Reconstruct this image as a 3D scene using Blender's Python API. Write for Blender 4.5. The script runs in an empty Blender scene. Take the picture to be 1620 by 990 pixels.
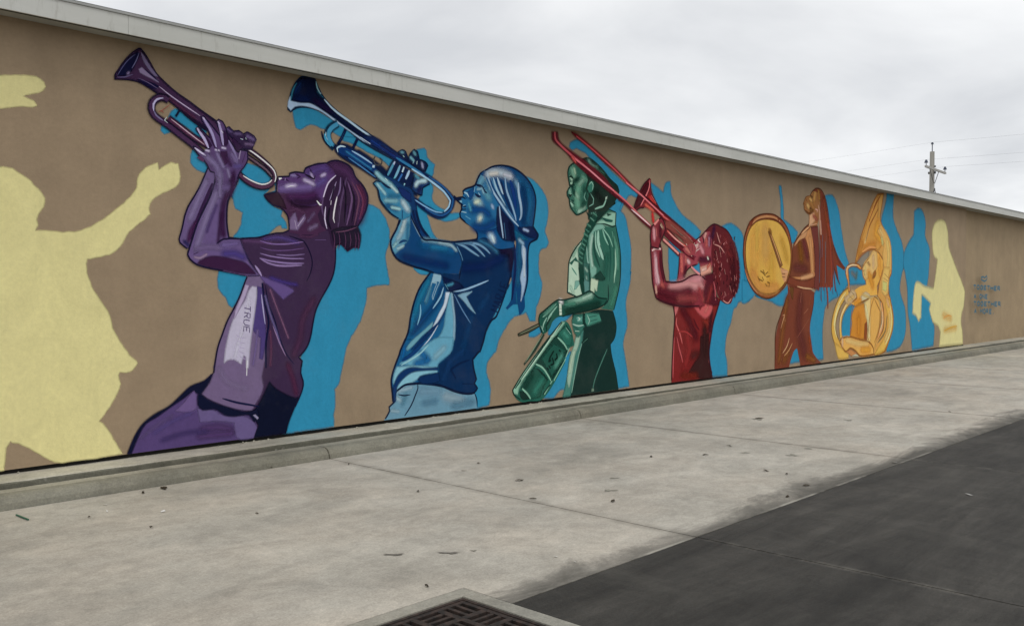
import bpy, bmesh, math, random
from mathutils import Vector
from mathutils.geometry import tessellate_polygon
R = random.Random(7)
sc = bpy.context.scene
col = sc.collection

# ------------------------------------------------------------------ camera
cam_data = bpy.data.cameras.new('camera')
cam_data.sensor_fit = 'HORIZONTAL'; cam_data.sensor_width = 36.0
cam_data.lens = 32.1439
cam_data.clip_start = 0.05; cam_data.clip_end = 3000
cam = bpy.data.objects.new('camera', cam_data); col.objects.link(cam)
cam.location = (0, -8.13, 1.65)
cam.rotation_euler = (math.pi/2 - math.atan(25/1067), 0, math.radians(43.4 - 90))
sc.camera = cam

# ------------------------------------------------------------------ overcast sky, weak sun, exposure
SUN_EL, SUN_AZ = math.radians(66), math.radians(205)      # azimuth of the sun, clockwise from +Y
w = bpy.data.worlds.new('World'); sc.world = w; w.use_nodes = True
nt = w.node_tree; N = nt.nodes; L = nt.links
bg = N['Background']; bg.inputs['Strength'].default_value = 0.1
sky = N.new('ShaderNodeTexSky'); sky.sky_type = 'NISHITA'; sky.sun_disc = False
sky.sun_elevation = SUN_EL; sky.sun_rotation = SUN_AZ
tc = N.new('ShaderNodeTexCoord')
sep = N.new('ShaderNodeSeparateXYZ'); L.new(tc.outputs['Generated'], sep.inputs[0])
def wmath(op, a, b=None, cl=False):
    n = N.new('ShaderNodeMath'); n.operation = op; n.use_clamp = cl
    for i, v in enumerate((a, b)):
        if v is None: continue
        if isinstance(v, (int, float)): n.inputs[i].default_value = v
        else: L.new(v, n.inputs[i])
    return n.outputs[0]
# project the view direction on a cloud deck so that clouds shrink towards the horizon
zz = wmath('ADD', wmath('MAXIMUM', sep.outputs['Z'], 0.0), 0.18)
cmb = N.new('ShaderNodeCombineXYZ')
L.new(wmath('DIVIDE', sep.outputs['X'], zz), cmb.inputs[0]); L.new(wmath('DIVIDE', sep.outputs['Y'], zz), cmb.inputs[1])
n1 = N.new('ShaderNodeTexNoise'); n1.inputs['Scale'].default_value = 0.8; n1.inputs['Detail'].default_value = 6; n1.inputs['Roughness'].default_value = 0.5; n1.inputs['Distortion'].default_value = 0.4
L.new(cmb.outputs[0], n1.inputs['Vector'])
rp = N.new('ShaderNodeValToRGB'); L.new(n1.outputs['Fac'], rp.inputs[0])
e = rp.color_ramp.elements
e[0].position = 0.33; e[0].color = (7.3, 7.45, 7.7, 1)
e[1].position = 0.60; e[1].color = (11.4, 11.42, 11.35, 1)
hz = wmath('POWER', wmath('MULTIPLY', wmath('MAXIMUM', sep.outputs['Z'], 0.0), 1.6, True), 0.6)
hr = N.new('ShaderNodeMix'); hr.data_type = 'RGBA'; hr.blend_type = 'MULTIPLY'; hr.inputs[0].default_value = 1
hc = N.new('ShaderNodeMix'); hc.data_type = 'RGBA'; L.new(hz, hc.inputs[0])
hc.inputs[6].default_value = (0.84, 0.855, 0.88, 1); hc.inputs[7].default_value = (1.0, 1.0, 1.0, 1)
L.new(rp.outputs[0], hr.inputs[6]); L.new(hc.outputs[2], hr.inputs[7])
mx = N.new('ShaderNodeMix'); mx.data_type = 'RGBA'; mx.inputs[0].default_value = 0.96
L.new(sky.outputs[0], mx.inputs[6]); L.new(hr.outputs[2], mx.inputs[7]); L.new(mx.outputs[2], bg.inputs['Color'])

sun_d = bpy.data.lights.new('sun', 'SUN'); sun_d.energy = 0.9; sun_d.angle = math.radians(25); sun_d.color = (1.0, 0.97, 0.93)
sun = bpy.data.objects.new('sun', sun_d); col.objects.link(sun)
sd = Vector((math.sin(SUN_AZ)*math.cos(SUN_EL), math.cos(SUN_AZ)*math.cos(SUN_EL), math.sin(SUN_EL)))
sun.rotation_euler = sd.to_track_quat('Z', 'Y').to_euler()
sc.view_settings.view_transform = 'Standard'; sc.view_settings.look = 'None'
sc.view_settings.exposure = 0.0; sc.view_settings.gamma = 1.0
try: sc.cycles.transparent_max_bounces = 32
except Exception: pass

# ------------------------------------------------------------------ helpers
SHADE = 0.680      # brightness of a white wall in this light: colours picked from the photograph are divided by it
def lin(hx):
    v = [int(hx[i:i+2], 16)/255 for i in (1, 3, 5)]
    return [min(.9, (x/12.92 if x <= .04045 else ((x+.055)/1.055)**2.4)/SHADE) for x in v]
def tag(o, label=None, cat=None, group=None, kind=None):
    if label: o['label'] = label
    if cat: o['category'] = cat
    if group: o['group'] = group
    if kind: o['kind'] = kind
    return o
def link(o, parent=None):
    col.objects.link(o)
    if parent: o.parent = parent
    return o
def empty(name, loc=(0, 0, 0), **k):
    o = bpy.data.objects.new(name, None); o.location = loc; o.empty_display_size = .3
    return tag(link(o), **k)
def mesh(name, verts, faces, mats, parent=None, mi=None, smooth=False):
    me = bpy.data.meshes.new(name); me.from_pydata(verts, [], faces)
    for m in (mats if isinstance(mats, (list, tuple)) else [mats]): me.materials.append(m)
    if mi: me.polygons.foreach_set('material_index', mi)
    if smooth: me.polygons.foreach_set('use_smooth', [True]*len(me.polygons))
    me.update()
    return link(bpy.data.objects.new(name, me), parent)
class MB:
    def __init__(s): s.v = []; s.f = []; s.mi = []
    def box(s, x0, x1, y0, y1, z0, z1):
        b = len(s.v)
        s.v += [(x, y, z) for z in (z0, z1) for y in (y0, y1) for x in (x0, x1)]
        s.f += [tuple(b+i for i in q) for q in ((0, 2, 3, 1), (4, 5, 7, 6), (0, 1, 5, 4), (2, 6, 7, 3), (0, 4, 6, 2), (1, 3, 7, 5))]
        return s
    def prism_x(s, prof, x0, x1, jag=0, rise=None, second=()):
        """closed profile of (y, z) points swept along x; jag roughens the exposed edges"""
        b = len(s.v); n = len(prof); m = max(1, int((x1-x0)/.14)) if jag else 1
        for k in range(m+1):
            for y, z in prof:
                j = jag*(2.2 if R.random() < .12 else 1) if z > 0 else 0
                s.v.append((x0+(x1-x0)*k/m, y+R.uniform(-.4, 1)*j, z+R.uniform(-1, .3)*j+(rise(x0+(x1-x0)*k/m) if rise and z > 0 else 0)))
        for k in range(m):
            q = b+k*n
            s.f += [(q+i, q+(i+1) % n, q+n+(i+1) % n, q+n+i) for i in range(n)]
            s.mi += [1 if i in second else 0 for i in range(n)]
        s.f += [tuple(b+i for i in reversed(range(n))), tuple(b+m*n+i for i in range(n))]; s.mi += [0, 0]
        return s
    def tube(s, pts, rad, n=8, r2=None):
        b = len(s.v); k = len(pts)
        for i, p in enumerate(pts):
            p = Vector(p); d = (Vector(pts[min(i+1, k-1)])-Vector(pts[max(i-1, 0)])).normalized()
            a = d.orthogonal().normalized(); c = d.cross(a)
            rr = rad if r2 is None else rad+(r2-rad)*i/(k-1)
            s.v += [tuple(p+(a*math.cos(t)+c*math.sin(t))*rr) for t in (2*math.pi*j/n for j in range(n))]
        for i in range(k-1):
            s.f += [(b+i*n+j, b+i*n+(j+1) % n, b+(i+1)*n+(j+1) % n, b+(i+1)*n+j) for j in range(n)]
        s.f += [tuple(b+j for j in reversed(range(n))), tuple(b+(k-1)*n+j for j in range(n))]
        return s
    def build(s, name, mats, parent=None, smooth=False):
        return mesh(name, s.v, s.f, mats, parent, s.mi if len(s.mi) == len(s.f) else None, smooth)

# ------------------------------------------------------------------ materials
class Mat:
    def __init__(s, name, rough=.8):
        s.m = bpy.data.materials.new(name); s.m.use_nodes = True
        s.t = s.m.node_tree; s.N = s.t.nodes; s.L = s.t.links
        s.b = s.N['Principled BSDF']; s.b.inputs['Roughness'].default_value = rough
        s.b.inputs['Specular IOR Level'].default_value = .25
        g = s.N.new('ShaderNodeNewGeometry'); s.pos = g.outputs['Position']
    def scaled(s, sx, sy, sz, rot=0):
        n = s.N.new('ShaderNodeMapping'); s.L.new(s.pos, n.inputs[0]); n.inputs['Scale'].default_value = (sx, sy, sz); n.inputs['Rotation'].default_value = (0, 0, rot)
        return n.outputs[0]
    def noise(s, scale, detail=4, rough=.55, vec=None, dist=0):
        n = s.N.new('ShaderNodeTexNoise'); s.L.new(vec or s.pos, n.inputs['Vector'])
        n.inputs['Scale'].default_value = scale; n.inputs['Detail'].default_value = detail; n.inputs['Roughness'].default_value = rough; n.inputs['Distortion'].default_value = dist
        return n.outputs['Fac']
    def ramp(s, fac, *stops):
        n = s.N.new('ShaderNodeValToRGB'); s.L.new(fac, n.inputs[0]); e = n.color_ramp.elements
        while len(e) < len(stops): e.new(.5)
        for q, (p, c) in zip(e, stops):
            q.position = p; q.color = ((c, c, c) if isinstance(c, (int, float)) else tuple(c)) + (1,)
        return n.outputs[0]
    def mix(s, fac, a, b, blend='MIX'):
        n = s.N.new('ShaderNodeMix'); n.data_type = 'RGBA'; n.blend_type = blend
        for i, v in ((0, fac), (6, a), (7, b)):
            if isinstance(v, (int, float)): n.inputs[i].default_value = v if i == 0 else (v, v, v, 1)
            elif isinstance(v, (tuple, list)): n.inputs[i].default_value = tuple(v)[:3] + (1,)
            else: s.L.new(v, n.inputs[i])
        return n.outputs[2]
    def math(s, op, a, b=None, cl=False):
        n = s.N.new('ShaderNodeMath'); n.operation = op; n.use_clamp = cl
        for i, v in enumerate((a, b)):
            if v is None: continue
            if isinstance(v, (int, float)): n.inputs[i].default_value = v
            else: s.L.new(v, n.inputs[i])
        return n.outputs[0]
    def color(s, c):
        if isinstance(c, (tuple, list)): s.b.inputs['Base Color'].default_value = tuple(c)[:3] + (1,)
        else: s.L.new(c, s.b.inputs['Base Color'])
    def bump(s, h, strength=.3, dist=.01):
        n = s.N.new('ShaderNodeBump'); n.inputs['Strength'].default_value = strength; n.inputs['Distance'].default_value = dist
        s.L.new(h, n.inputs['Height']); s.L.new(n.outputs[0], s.b.inputs['Normal'])
def grey(*v): return tuple(v)

def stucco_relief(m, st=.16):
    m.bump(m.math('ADD', m.noise(55, 3, .6), m.math('MULTIPLY', m.noise(8, 3), .6)), st, .012)
# tan stucco wall
def stucco(name, hx):
    m = Mat(name, .9); base = tuple(lin(hx))
    c = m.mix(m.ramp(m.noise(.8, 5, .6), (.3, .0), (.7, 1.0)), tuple(x*.93 for x in base), tuple(x*1.06 for x in base))
    c = m.mix(1, c, m.ramp(m.noise(26, 4, .7), (.3, .94), (.7, 1.06)), 'MULTIPLY')
    c = m.mix(1, c, m.ramp(m.noise(3.2, 5, .65, dist=.5), (.32, .95), (.68, 1.05)), 'MULTIPLY')
    c = m.mix(1, c, m.ramp(m.noise(1.2, 4, .6, m.scaled(2.2, 1, .25)), (.35, .96), (.62, 1.03)), 'MULTIPLY')
    sp = m.N.new('ShaderNodeSeparateXYZ'); m.L.new(m.pos, sp.inputs[0])        # splash dirt along the foot of the wall
    low = m.math('MULTIPLY', m.ramp(sp.outputs['Z'], (.2, 1), (.62, 0)), m.ramp(m.noise(2.6, 6, .7), (.42, 0), (.68, .5)))
    c = m.mix(low, c, tuple(x*.62 for x in base))
    m.color(c); stucco_relief(m); return m
M_wall = stucco('tan_stucco', '#84735e')
M_far = stucco('grey_tan_stucco', '#88775f')
# mural paint: colour and opacity of every brush shape come from the attribute 'paint'
def paint_mat(name, soft):
    m = Mat(name, .72)
    a = m.N.new('ShaderNodeAttribute'); a.attribute_name = 'paint'
    c = m.mix(1, a.outputs['Color'], m.ramp(m.noise(26, 4, .7), (.3, .94), (.7, 1.06)), 'MULTIPLY')
    c = m.mix(1, c, m.ramp(m.noise(4, 6, .7, m.scaled(1.2, 1, .7), dist=.8), (.32, .935), (.68, 1.06)), 'MULTIPLY')
    c = m.mix(m.ramp(m.noise(1.3, 6, .7), (.5, 0), (.72, .06)), c, (.30, .28, .25))     # sun-faded, dusty patches
    m.color(c); stucco_relief(m, .14); m.b.inputs['Specular IOR Level'].default_value = .05
    if soft:
        tr = m.N.new('ShaderNodeBsdfTransparent'); ms = m.N.new('ShaderNodeMixShader')
        out = m.N['Material Output']
        m.L.new(a.outputs['Alpha'], ms.inputs[0]); m.L.new(tr.outputs[0], ms.inputs[1]); m.L.new(m.b.outputs[0], ms.inputs[2]); m.L.new(ms.outputs[0], out.inputs[0])
    return m.m
M_paint = [paint_mat('mural_paint', False), paint_mat('mural_airbrush', True)]
# pale metal fascia
M_fascia = Mat('weathered_pale_metal', .5)
c = M_fascia.mix(M_fascia.ramp(M_fascia.noise(1.4, 5, .6, M_fascia.scaled(.5, 1, 3)), (.35, 0), (.7, 1)), (.52, .525, .485), (.61, .61, .575))
c = M_fascia.mix(M_fascia.ramp(M_fascia.noise(5, 5, .7, M_fascia.scaled(3, 1, .6)), (.58, 0), (.75, .5)), c, (.30, .29, .25))
M_fascia.color(c)
M_edge = Mat('grey_drip_metal', .45); M_edge.color(M_edge.mix(M_edge.noise(6), (.30, .31, .30), (.42, .42, .40)))
M_joint = Mat('dark_seam', .9); M_joint.color((.05, .048, .042))
M_soffit = Mat('grey_soffit_paint', .8)
M_soffit.color(M_soffit.mix(M_soffit.ramp(M_soffit.noise(2, 4), (.3, 0), (.7, 1)), (.30, .30, .27), (.40, .40, .36)))
M_roof = Mat('roofing_membrane', .9); M_roof.color(M_roof.mix(M_roof.noise(3), (.35, .35, .34), (.5, .5, .48)))
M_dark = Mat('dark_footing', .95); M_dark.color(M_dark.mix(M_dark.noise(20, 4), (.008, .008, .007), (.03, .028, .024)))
# concrete: apron
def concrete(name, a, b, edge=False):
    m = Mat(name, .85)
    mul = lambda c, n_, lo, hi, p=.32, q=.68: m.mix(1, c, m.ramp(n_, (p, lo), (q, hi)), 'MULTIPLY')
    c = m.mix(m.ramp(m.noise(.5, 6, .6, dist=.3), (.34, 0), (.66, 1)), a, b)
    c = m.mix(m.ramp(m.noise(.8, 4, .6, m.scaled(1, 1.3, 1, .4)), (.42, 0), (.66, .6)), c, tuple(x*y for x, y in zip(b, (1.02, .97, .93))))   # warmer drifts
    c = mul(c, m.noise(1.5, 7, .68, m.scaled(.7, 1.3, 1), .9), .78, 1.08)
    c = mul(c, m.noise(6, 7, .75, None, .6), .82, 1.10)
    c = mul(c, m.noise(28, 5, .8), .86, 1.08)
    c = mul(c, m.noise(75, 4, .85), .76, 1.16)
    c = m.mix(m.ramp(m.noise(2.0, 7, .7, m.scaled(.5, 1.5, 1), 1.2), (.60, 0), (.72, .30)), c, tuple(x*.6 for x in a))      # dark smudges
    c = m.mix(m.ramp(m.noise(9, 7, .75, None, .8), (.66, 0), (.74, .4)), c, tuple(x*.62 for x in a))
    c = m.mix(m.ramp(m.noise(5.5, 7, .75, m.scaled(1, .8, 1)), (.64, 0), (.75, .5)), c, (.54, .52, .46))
    if edge:
        sp = m.N.new('ShaderNodeSeparateXYZ'); m.L.new(m.pos, sp.inputs[0])
        X, Y = sp.outputs['X'], sp.outputs['Y']
        # brown dirt that has settled along the joints
        jd = m.math('ABSOLUTE', m.math('SUBTRACT', m.math('MODULO', m.math('ADD', X, 117.9-5.3+3.93/2), 3.93), 3.93/2))
        c = m.mix(m.math('MULTIPLY', m.ramp(jd, (.0, 1), (.09, 0)), m.ramp(m.noise(3.5, 6, .7), (.35, .1), (.65, .75))), c, (.15, .135, .11))
        # oil and tyre dirt carried over from the dark lane, thickest at the border
        d = m.math('SUBTRACT', Y, -4.83)
        nz = m.noise(1.2, 7, .7, m.scaled(.55, 1.5, 1), .7)
        far = m.ramp(m.math('DIVIDE', X, 30.0), (.09, .55), (.20, .72), (.27, 1.05))
        k = m.math('SUBTRACT', m.math('MULTIPLY', nz, 1.5), m.math('ADD', m.math('MULTIPLY', d, 1.25), m.math('SUBTRACT', .90, m.math('MULTIPLY', far, .54))))
        c = m.mix(m.ramp(k, (.0, 0), (.16, .55), (.40, .95)), c, (.075, .07, .06))
        c = m.mix(m.math('MULTIPLY', m.ramp(d, (.0, 1), (.035, 0)), m.ramp(m.noise(1.3, 5), (.48, .0), (.60, .8))), c, (.46, .44, .38))     # worn lip
    m.color(c)
    m.bump(m.math('ADD', m.noise(120, 3, .7), m.math('MULTIPLY', m.noise(9, 5, .6), .5)), .3, .006)
    return m
M_conc = concrete('worn_pale_concrete', (.345, .322, .275), (.505, .474, .412), True)
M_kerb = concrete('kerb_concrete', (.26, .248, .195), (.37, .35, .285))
M_kface = concrete('darker_kerb_face', (.18, .174, .137), (.255, .245, .196))  # kerb concrete in a darker tone, for its front edge and face
M_lface = concrete('darker_ledge_face', (.105, .102, .078), (.165, .16, .125))  # front of the ledge, coloured much darker than its top
M_ledge = concrete('ledge_concrete', (.34, .325, .265), (.50, .475, .40))
M_collar = concrete('collar_concrete', (.24, .233, .20), (.33, .32, .275))
M_bed = Mat('joint_filler', .95); M_bed.color(M_bed.mix(M_bed.noise(14), (.05, .047, .04), (.16, .15, .13)))
# dark lane
M_lane = Mat('dark_worn_lane', .78)
m = M_lane
c = m.mix(m.ramp(m.noise(.5, 6, .62, m.scaled(.5, 1.2, 1), dist=.5), (.32, 0), (.68, 1)), (.020, .0188, .0165), (.058, .054, .047))
c = m.mix(1, c, m.ramp(m.noise(1.8, 7, .74, m.scaled(.32, 2.0, 1, .12), dist=.5), (.32, .55), (.66, 1.5)), 'MULTIPLY')
c = m.mix(1, c, m.ramp(m.noise(5, 7, .78, m.scaled(1.4, .5, 1, .5), dist=.5), (.3, .8), (.7, 1.22)), 'MULTIPLY')
c = m.mix(1, c, m.ramp(m.noise(70, 5, .9), (.3, .55), (.7, 1.55)), 'MULTIPLY')
c = m.mix(m.ramp(m.noise(1.1, 7, .72, m.scaled(1.1, .35, 1, .35), dist=.6), (.55, 0), (.72, .55)), c, (.082, .077, .066))
c = m.mix(m.ramp(m.noise(1.0, 6, .68, m.scaled(.5, 1.4, 1), dist=.4), (.56, 0), (.70, .7)), c, (.016, .015, .0135))
sp = m.N.new('ShaderNodeSeparateXYZ'); m.L.new(m.pos, sp.inputs[0])
jd = m.math('ABSOLUTE', m.math('SUBTRACT', m.math('MODULO', m.math('ADD', sp.outputs['X'], 117.9-5.3+3.93/2), 3.93), 3.93/2))
c = m.mix(m.math('MULTIPLY', m.ramp(jd, (.0, 1), (.05, 0)), m.ramp(m.noise(5, 6, .7), (.42, 0), (.62, .8))), c, (.15, .14, .12))      # crumbling joint edges
m.color(c); m.bump(m.math('ADD', m.noise(150, 3, .85), m.math('MULTIPLY', m.noise(12, 5), .4)), .5, .008)
M_ground = Mat('distant_ground', .95); M_ground.color(M_ground.mix(M_ground.noise(.3, 6), (.10, .10, .085), (.2, .19, .165)))
M_iron = Mat('rusty_cast_iron', .75)
m = M_iron
m.color(m.mix(m.ramp(m.noise(18, 5, .7), (.4, 0), (.65, 1)), (.021, .018, .0162), (.066, .045, .037))); m.bump(m.noise(80, 4), .4, .004); m.b.inputs['Metallic'].default_value = .2
M_pit = Mat('drain_pit', .95); M_pit.color((.006, .006, .005))
M_pole = Mat('weathered_pole_wood', .9); M_pole.color(M_pole.mix(M_pole.noise(2, 6, .6, M_pole.scaled(6, 6, .4)), (.19, .18, .155), (.34, .325, .29)))
M_arm = Mat('pale_grey_arm', .7); M_arm.color(M_arm.mix(M_arm.noise(8), (.28, .27, .25), (.45, .44, .41)))
M_insul = Mat('slate_insulator', .35); M_insul.color((.06, .07, .10))
M_wire = Mat('wire_sheath', .6); M_wire.color((.30, .30, .31))
M_steel = Mat('galvanised_bracket', .6); M_steel.color(M_steel.mix(M_steel.noise(20), (.05, .05, .055), (.12, .12, .12)))
M_leaf = Mat('dry_leaf', .9); M_leaf.color(M_leaf.mix(M_leaf.noise(30), (.02, .016, .010), (.06, .045, .028)))
M_straw = Mat('green_plastic', .4); M_straw.color((.03, .115, .075))
M_white = Mat('white_scrap', .8); M_white.color((.62, .61, .58))
M_stain = Mat('oily_stain', .7); M_stain.color(M_stain.mix(M_stain.noise(25, 4), (.10, .09, .075), (.19, .175, .15)))
M_faint = Mat('faint_stain', .85); M_faint.color(M_faint.mix(M_faint.noise(25, 4), (.20, .188, .155), (.31, .295, .245)))

# ------------------------------------------------------------------ ground, lane, apron, kerb
g = mesh('ground', [(-900, -900, -.30), (900, -900, -.30), (900, 900, -.30), (-900, 900, -.30)], [(0, 1, 2, 3)], M_ground.m); tag(g, kind='structure')
bed = MB().box(-14.2, 64.2, -21.2, -.62, -.28, -.035).build('pavement_bed', M_bed.m); tag(bed, kind='structure')
DX0, DX1, DY0, DY1 = 2.476, 3.496, -5.472, -4.452            # outside of the drain collar
JX = [5.30 + 3.93*k for k in range(-5, 16)]
LAT = -4.83                                                # border between pale apron and dark lane
def slab(name, x0, x1, y0, y1, mat, parent):
    """a slab with fine relief in its edges; the drain's rectangle is left open"""
    xs = sorted({x0, x1} | {x for x in (DX0, DX1) if x0 < x < x1}); ys = sorted({y0, y1} | {y for y in (DY0, DY1) if y0 < y < y1})
    idx = {}; v = []; f = []
    def P(x, y, z):
        k = (x, y, z)
        if k not in idx: idx[k] = len(v); v.append(k)
        return idx[k]
    cells = {(i, j) for i in range(len(xs)-1) for j in range(len(ys)-1) if not (xs[i] >= DX0-1e-6 and xs[i+1] <= DX1+1e-6 and ys[j] >= DY0-1e-6 and ys[j+1] <= DY1+1e-6)}
    b = .012
    for (i, j) in cells:
        a, c, d, e = xs[i], xs[i+1], ys[j], ys[j+1]
        f.append((P(a, d, 0), P(c, d, 0), P(c, e, 0), P(a, e, 0)))
        for (di, dj), q in (((0, -1), ((a, d), (c, d))), ((1, 0), ((c, d), (c, e))), ((0, 1), ((c, e), (a, e))), ((-1, 0), ((a, e), (a, d)))):
            if (i+di, j+dj) not in cells:
                (p, r_), (s_, t) = q
                f.append((P(s_, t, 0), P(p, r_, 0), P(p, r_, -.25), P(s_, t, -.25)))
    return mesh(name, v, f, mat, parent)
apron = MB().box(-14.1, 64.1, LAT+.02, -.66, -.2795, -.26).build('concrete_apron', M_bed.m); tag(apron, kind='structure')
lane = MB().box(-14.1, 64.1, -21.1, LAT-.02, -.2795, -.26).build('dark_lane', M_bed.m); tag(lane, kind='structure')
for k in range(len(JX)-1):
    x0, x1 = JX[k]+.006, JX[k+1]-.006
    slab('slab', x0, x1, LAT+.004, -.655, M_conc.m, apron)
    y = LAT-.004
    while y > -20:
        slab('slab', x0, x1, y-4.0, y, M_lane.m, lane); y -= 4.008
# long thin wet marks and gum spots on the slabs
def blot(name, cx, cy, lx, ly, mat, parent, rot=0, z=.004, n=30):
    pts = []
    for i in range(n):
        t = 2*math.pi*i/n; r_ = R.uniform(.5, 1.15)*(.75+.35*math.cos(3*t+cx))
        x, y = lx*r_*math.cos(t), ly*r_*math.sin(t)
        pts.append((cx+x*math.cos(rot)-y*math.sin(rot), cy+x*math.sin(rot)+y*math.cos(rot), z))
    return mesh(name, pts, [tuple(range(n))], mat, parent)
for cx, cy, lx, ly, rot in [(3.637, -3.681, 0.091, 0.035, -0.817), (3.902, -3.907, 0.098, 0.027, -0.814), (4.036, -3.979, 0.022, 0.023, -0.818), (6.043, -3.526, 0.071, 0.047, -0.815), (6.474, -3.245, 0.069, 0.035, -0.816), (9.107, -3.807, 0.045, 0.07, -0.817), (8.617, -3.876, 0.069, 0.06, -0.806), (10.75, -2.347, 0.078, 0.078, -0.822), (11.472, -3.226, 0.077, 0.086, -0.813), (8.423, -3.457, 0.053, 0.037, -0.799), (5.789, -2.041, 0.032, 0.026, -0.808)]:
    blot('stain', cx, cy, lx, ly, M_stain.m if lx > .075 and cx < 4 else M_faint.m, apron, rot)
kerb = MB().box(-14.1, 64.1, -.60, -.40, -.26, -.05).build('kerb', M_bed.m); tag(kerb, kind='structure')
def rise(x): t = min(1, max(0, (x-5)/9)); return .036*t*t*(3-2*t)      # the kerb climbs towards the far end
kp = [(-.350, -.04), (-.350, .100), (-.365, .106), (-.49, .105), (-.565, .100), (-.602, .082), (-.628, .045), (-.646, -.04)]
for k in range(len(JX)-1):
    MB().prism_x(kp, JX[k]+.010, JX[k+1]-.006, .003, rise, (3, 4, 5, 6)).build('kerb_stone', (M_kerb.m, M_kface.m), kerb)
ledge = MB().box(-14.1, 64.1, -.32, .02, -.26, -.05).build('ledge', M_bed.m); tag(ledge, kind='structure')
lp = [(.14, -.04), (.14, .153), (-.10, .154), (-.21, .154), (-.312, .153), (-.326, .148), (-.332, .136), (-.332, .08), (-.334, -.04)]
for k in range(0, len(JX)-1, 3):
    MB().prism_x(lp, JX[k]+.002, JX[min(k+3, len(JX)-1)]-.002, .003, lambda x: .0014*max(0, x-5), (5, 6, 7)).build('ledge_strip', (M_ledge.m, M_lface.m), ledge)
cr = MB()                                                    # crumbs of mortar squeezed out under the wall
for i in range(46):
    x = R.choice((R.uniform(3.5, 12), R.uniform(2, 28), R.gauss(4.75, .25))); h = R.uniform(.003, .012); l = R.uniform(.008, .03)
    cr.tube([(x-l, -R.uniform(.0, .03), .150+.0014*max(0, x-5)), (x, -.012, .150+h+.0014*max(0, x-5)), (x+l, -R.uniform(.0, .03), .150+.0014*max(0, x-5))], h*.8, 5)
tag(cr.build('mortar_crumbs', M_ledge.m, ledge), kind='stuff')

# ------------------------------------------------------------------ the long stucco building
bld = empty('stucco_building', (18, 6, 0), label='long low tan stucco building with a brass band mural and pale metal eaves', cat='building')
bld.location = (0, 0, 0)
XC = 26.55; XL, XR = -9.0, 62.0
WZ0, WZ1 = .194, 3.90
def foot(x): return .189+.00135*(x-2)                        # the foot of the stucco follows the fall of the ledge
wm = MB().box(XL, XC, 0, 13.5, WZ0, WZ1)
wm.v = [(x, y, z if z > 1 else foot(x)) for x, y, z in wm.v]
wm.build('wall', M_wall.m, bld)
fw = MB().box(XC+.003, XR, .12, 13.4, .10, WZ1-.002).build('wall', M_far.m, bld); fw['label'] = 'plain far stretch of wall set slightly back'
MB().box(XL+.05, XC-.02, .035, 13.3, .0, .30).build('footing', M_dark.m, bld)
MB().box(XL-.02, XR+.02, -.24, 13.8, 3.885, 3.90+.02).build('soffit', M_soffit.m, bld)
MB().box(XL+.3, XR-.3, .15, 13.2, 3.93, 4.03).build('roof', M_roof.m, bld)
fx = 3.50
xs = [fx+3.05*k for k in range(-4, 20)]
for k in range(len(xs)-1):
    MB().prism_x([(-.243, 3.868), (-.263, 3.868), (-.263, 4.028), (-.243, 4.028)], xs[k]+.0012, xs[k+1]-.0012).build('fascia_board', M_fascia.m, bld)
MB().box(xs[0], xs[-1], -.2415, -.20, 3.87, 4.02).build('fascia_backing', M_joint.m, bld)
MB().prism_x([(-.20, 4.030), (-.274, 4.030), (-.274, 4.046), (-.26, 4.055), (-.20, 4.056)], xs[0], xs[-1]).build('drip_edge', M_edge.m, bld)
MB().prism_x([(-.2, 4.0565), (-.268, 4.0565), (.5, 4.13), (13.4, 4.30), (13.4, 4.0565)], xs[0], xs[-1]).build('roof_sheet', M_roof.m, bld)

# ------------------------------------------------------------------ mural
def smooth_path(p, closed, lim=math.radians(52), n=4):
    """Catmull-Rom through p; sharp turns stay corners"""
    m = len(p)
    if m < 3: return p
    def at(i): return p[i % m] if closed else p[min(max(i, 0), m-1)]
    corner = []
    for i in range(m):
        if not closed and i in (0, m-1): corner.append(False); continue
        a, b, c_ = at(i-1), at(i), at(i+1)
        u = (b[0]-a[0], b[1]-a[1]); v = (c_[0]-b[0], c_[1]-b[1])
        lu, lv = math.hypot(*u), math.hypot(*v)
        if lu < 1e-6 or lv < 1e-6: corner.append(True); continue
        corner.append(math.acos(max(-1, min(1, (u[0]*v[0]+u[1]*v[1])/(lu*lv)))) > lim)
    out = []
    for i in range(m if closed else m-1):
        p0, p1, p2, p3 = at(i-1), at(i), at(i+1), at(i+2)
        d = math.hypot(p2[0]-p1[0], p2[1]-p1[1])
        k = max(1, min(n, int(d/.05)+1))
        def tan(a, b, c_, cor):
            if cor: return (0, 0)
            da, dc = math.hypot(b[0]-a[0], b[1]-a[1]), math.hypot(c_[0]-b[0], c_[1]-b[1])
            if da+dc < 1e-9: return (0, 0)
            q = d/(da+dc)
            return ((c_[0]-a[0])*q, (c_[1]-a[1])*q)
        t1 = tan(p0, p1, p2, corner[i]); t2 = tan(p1, p2, p3, corner[(i+1) % m])
        if corner[i] and corner[(i+1) % m]: k = 1
        for j in range(k):
            s = j/k; h0 = 2*s**3-3*s*s+1; h1 = s**3-2*s*s+s; h2 = -2*s**3+3*s*s; h3 = s**3-s*s
            out.append((h0*p1[0]+h1*t1[0]+h2*p2[0]+h3*t2[0], h0*p1[1]+h1*t1[1]+h2*p2[1]+h3*t2[1]))
    if not closed: out.append(p[-1])
    return out
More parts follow.
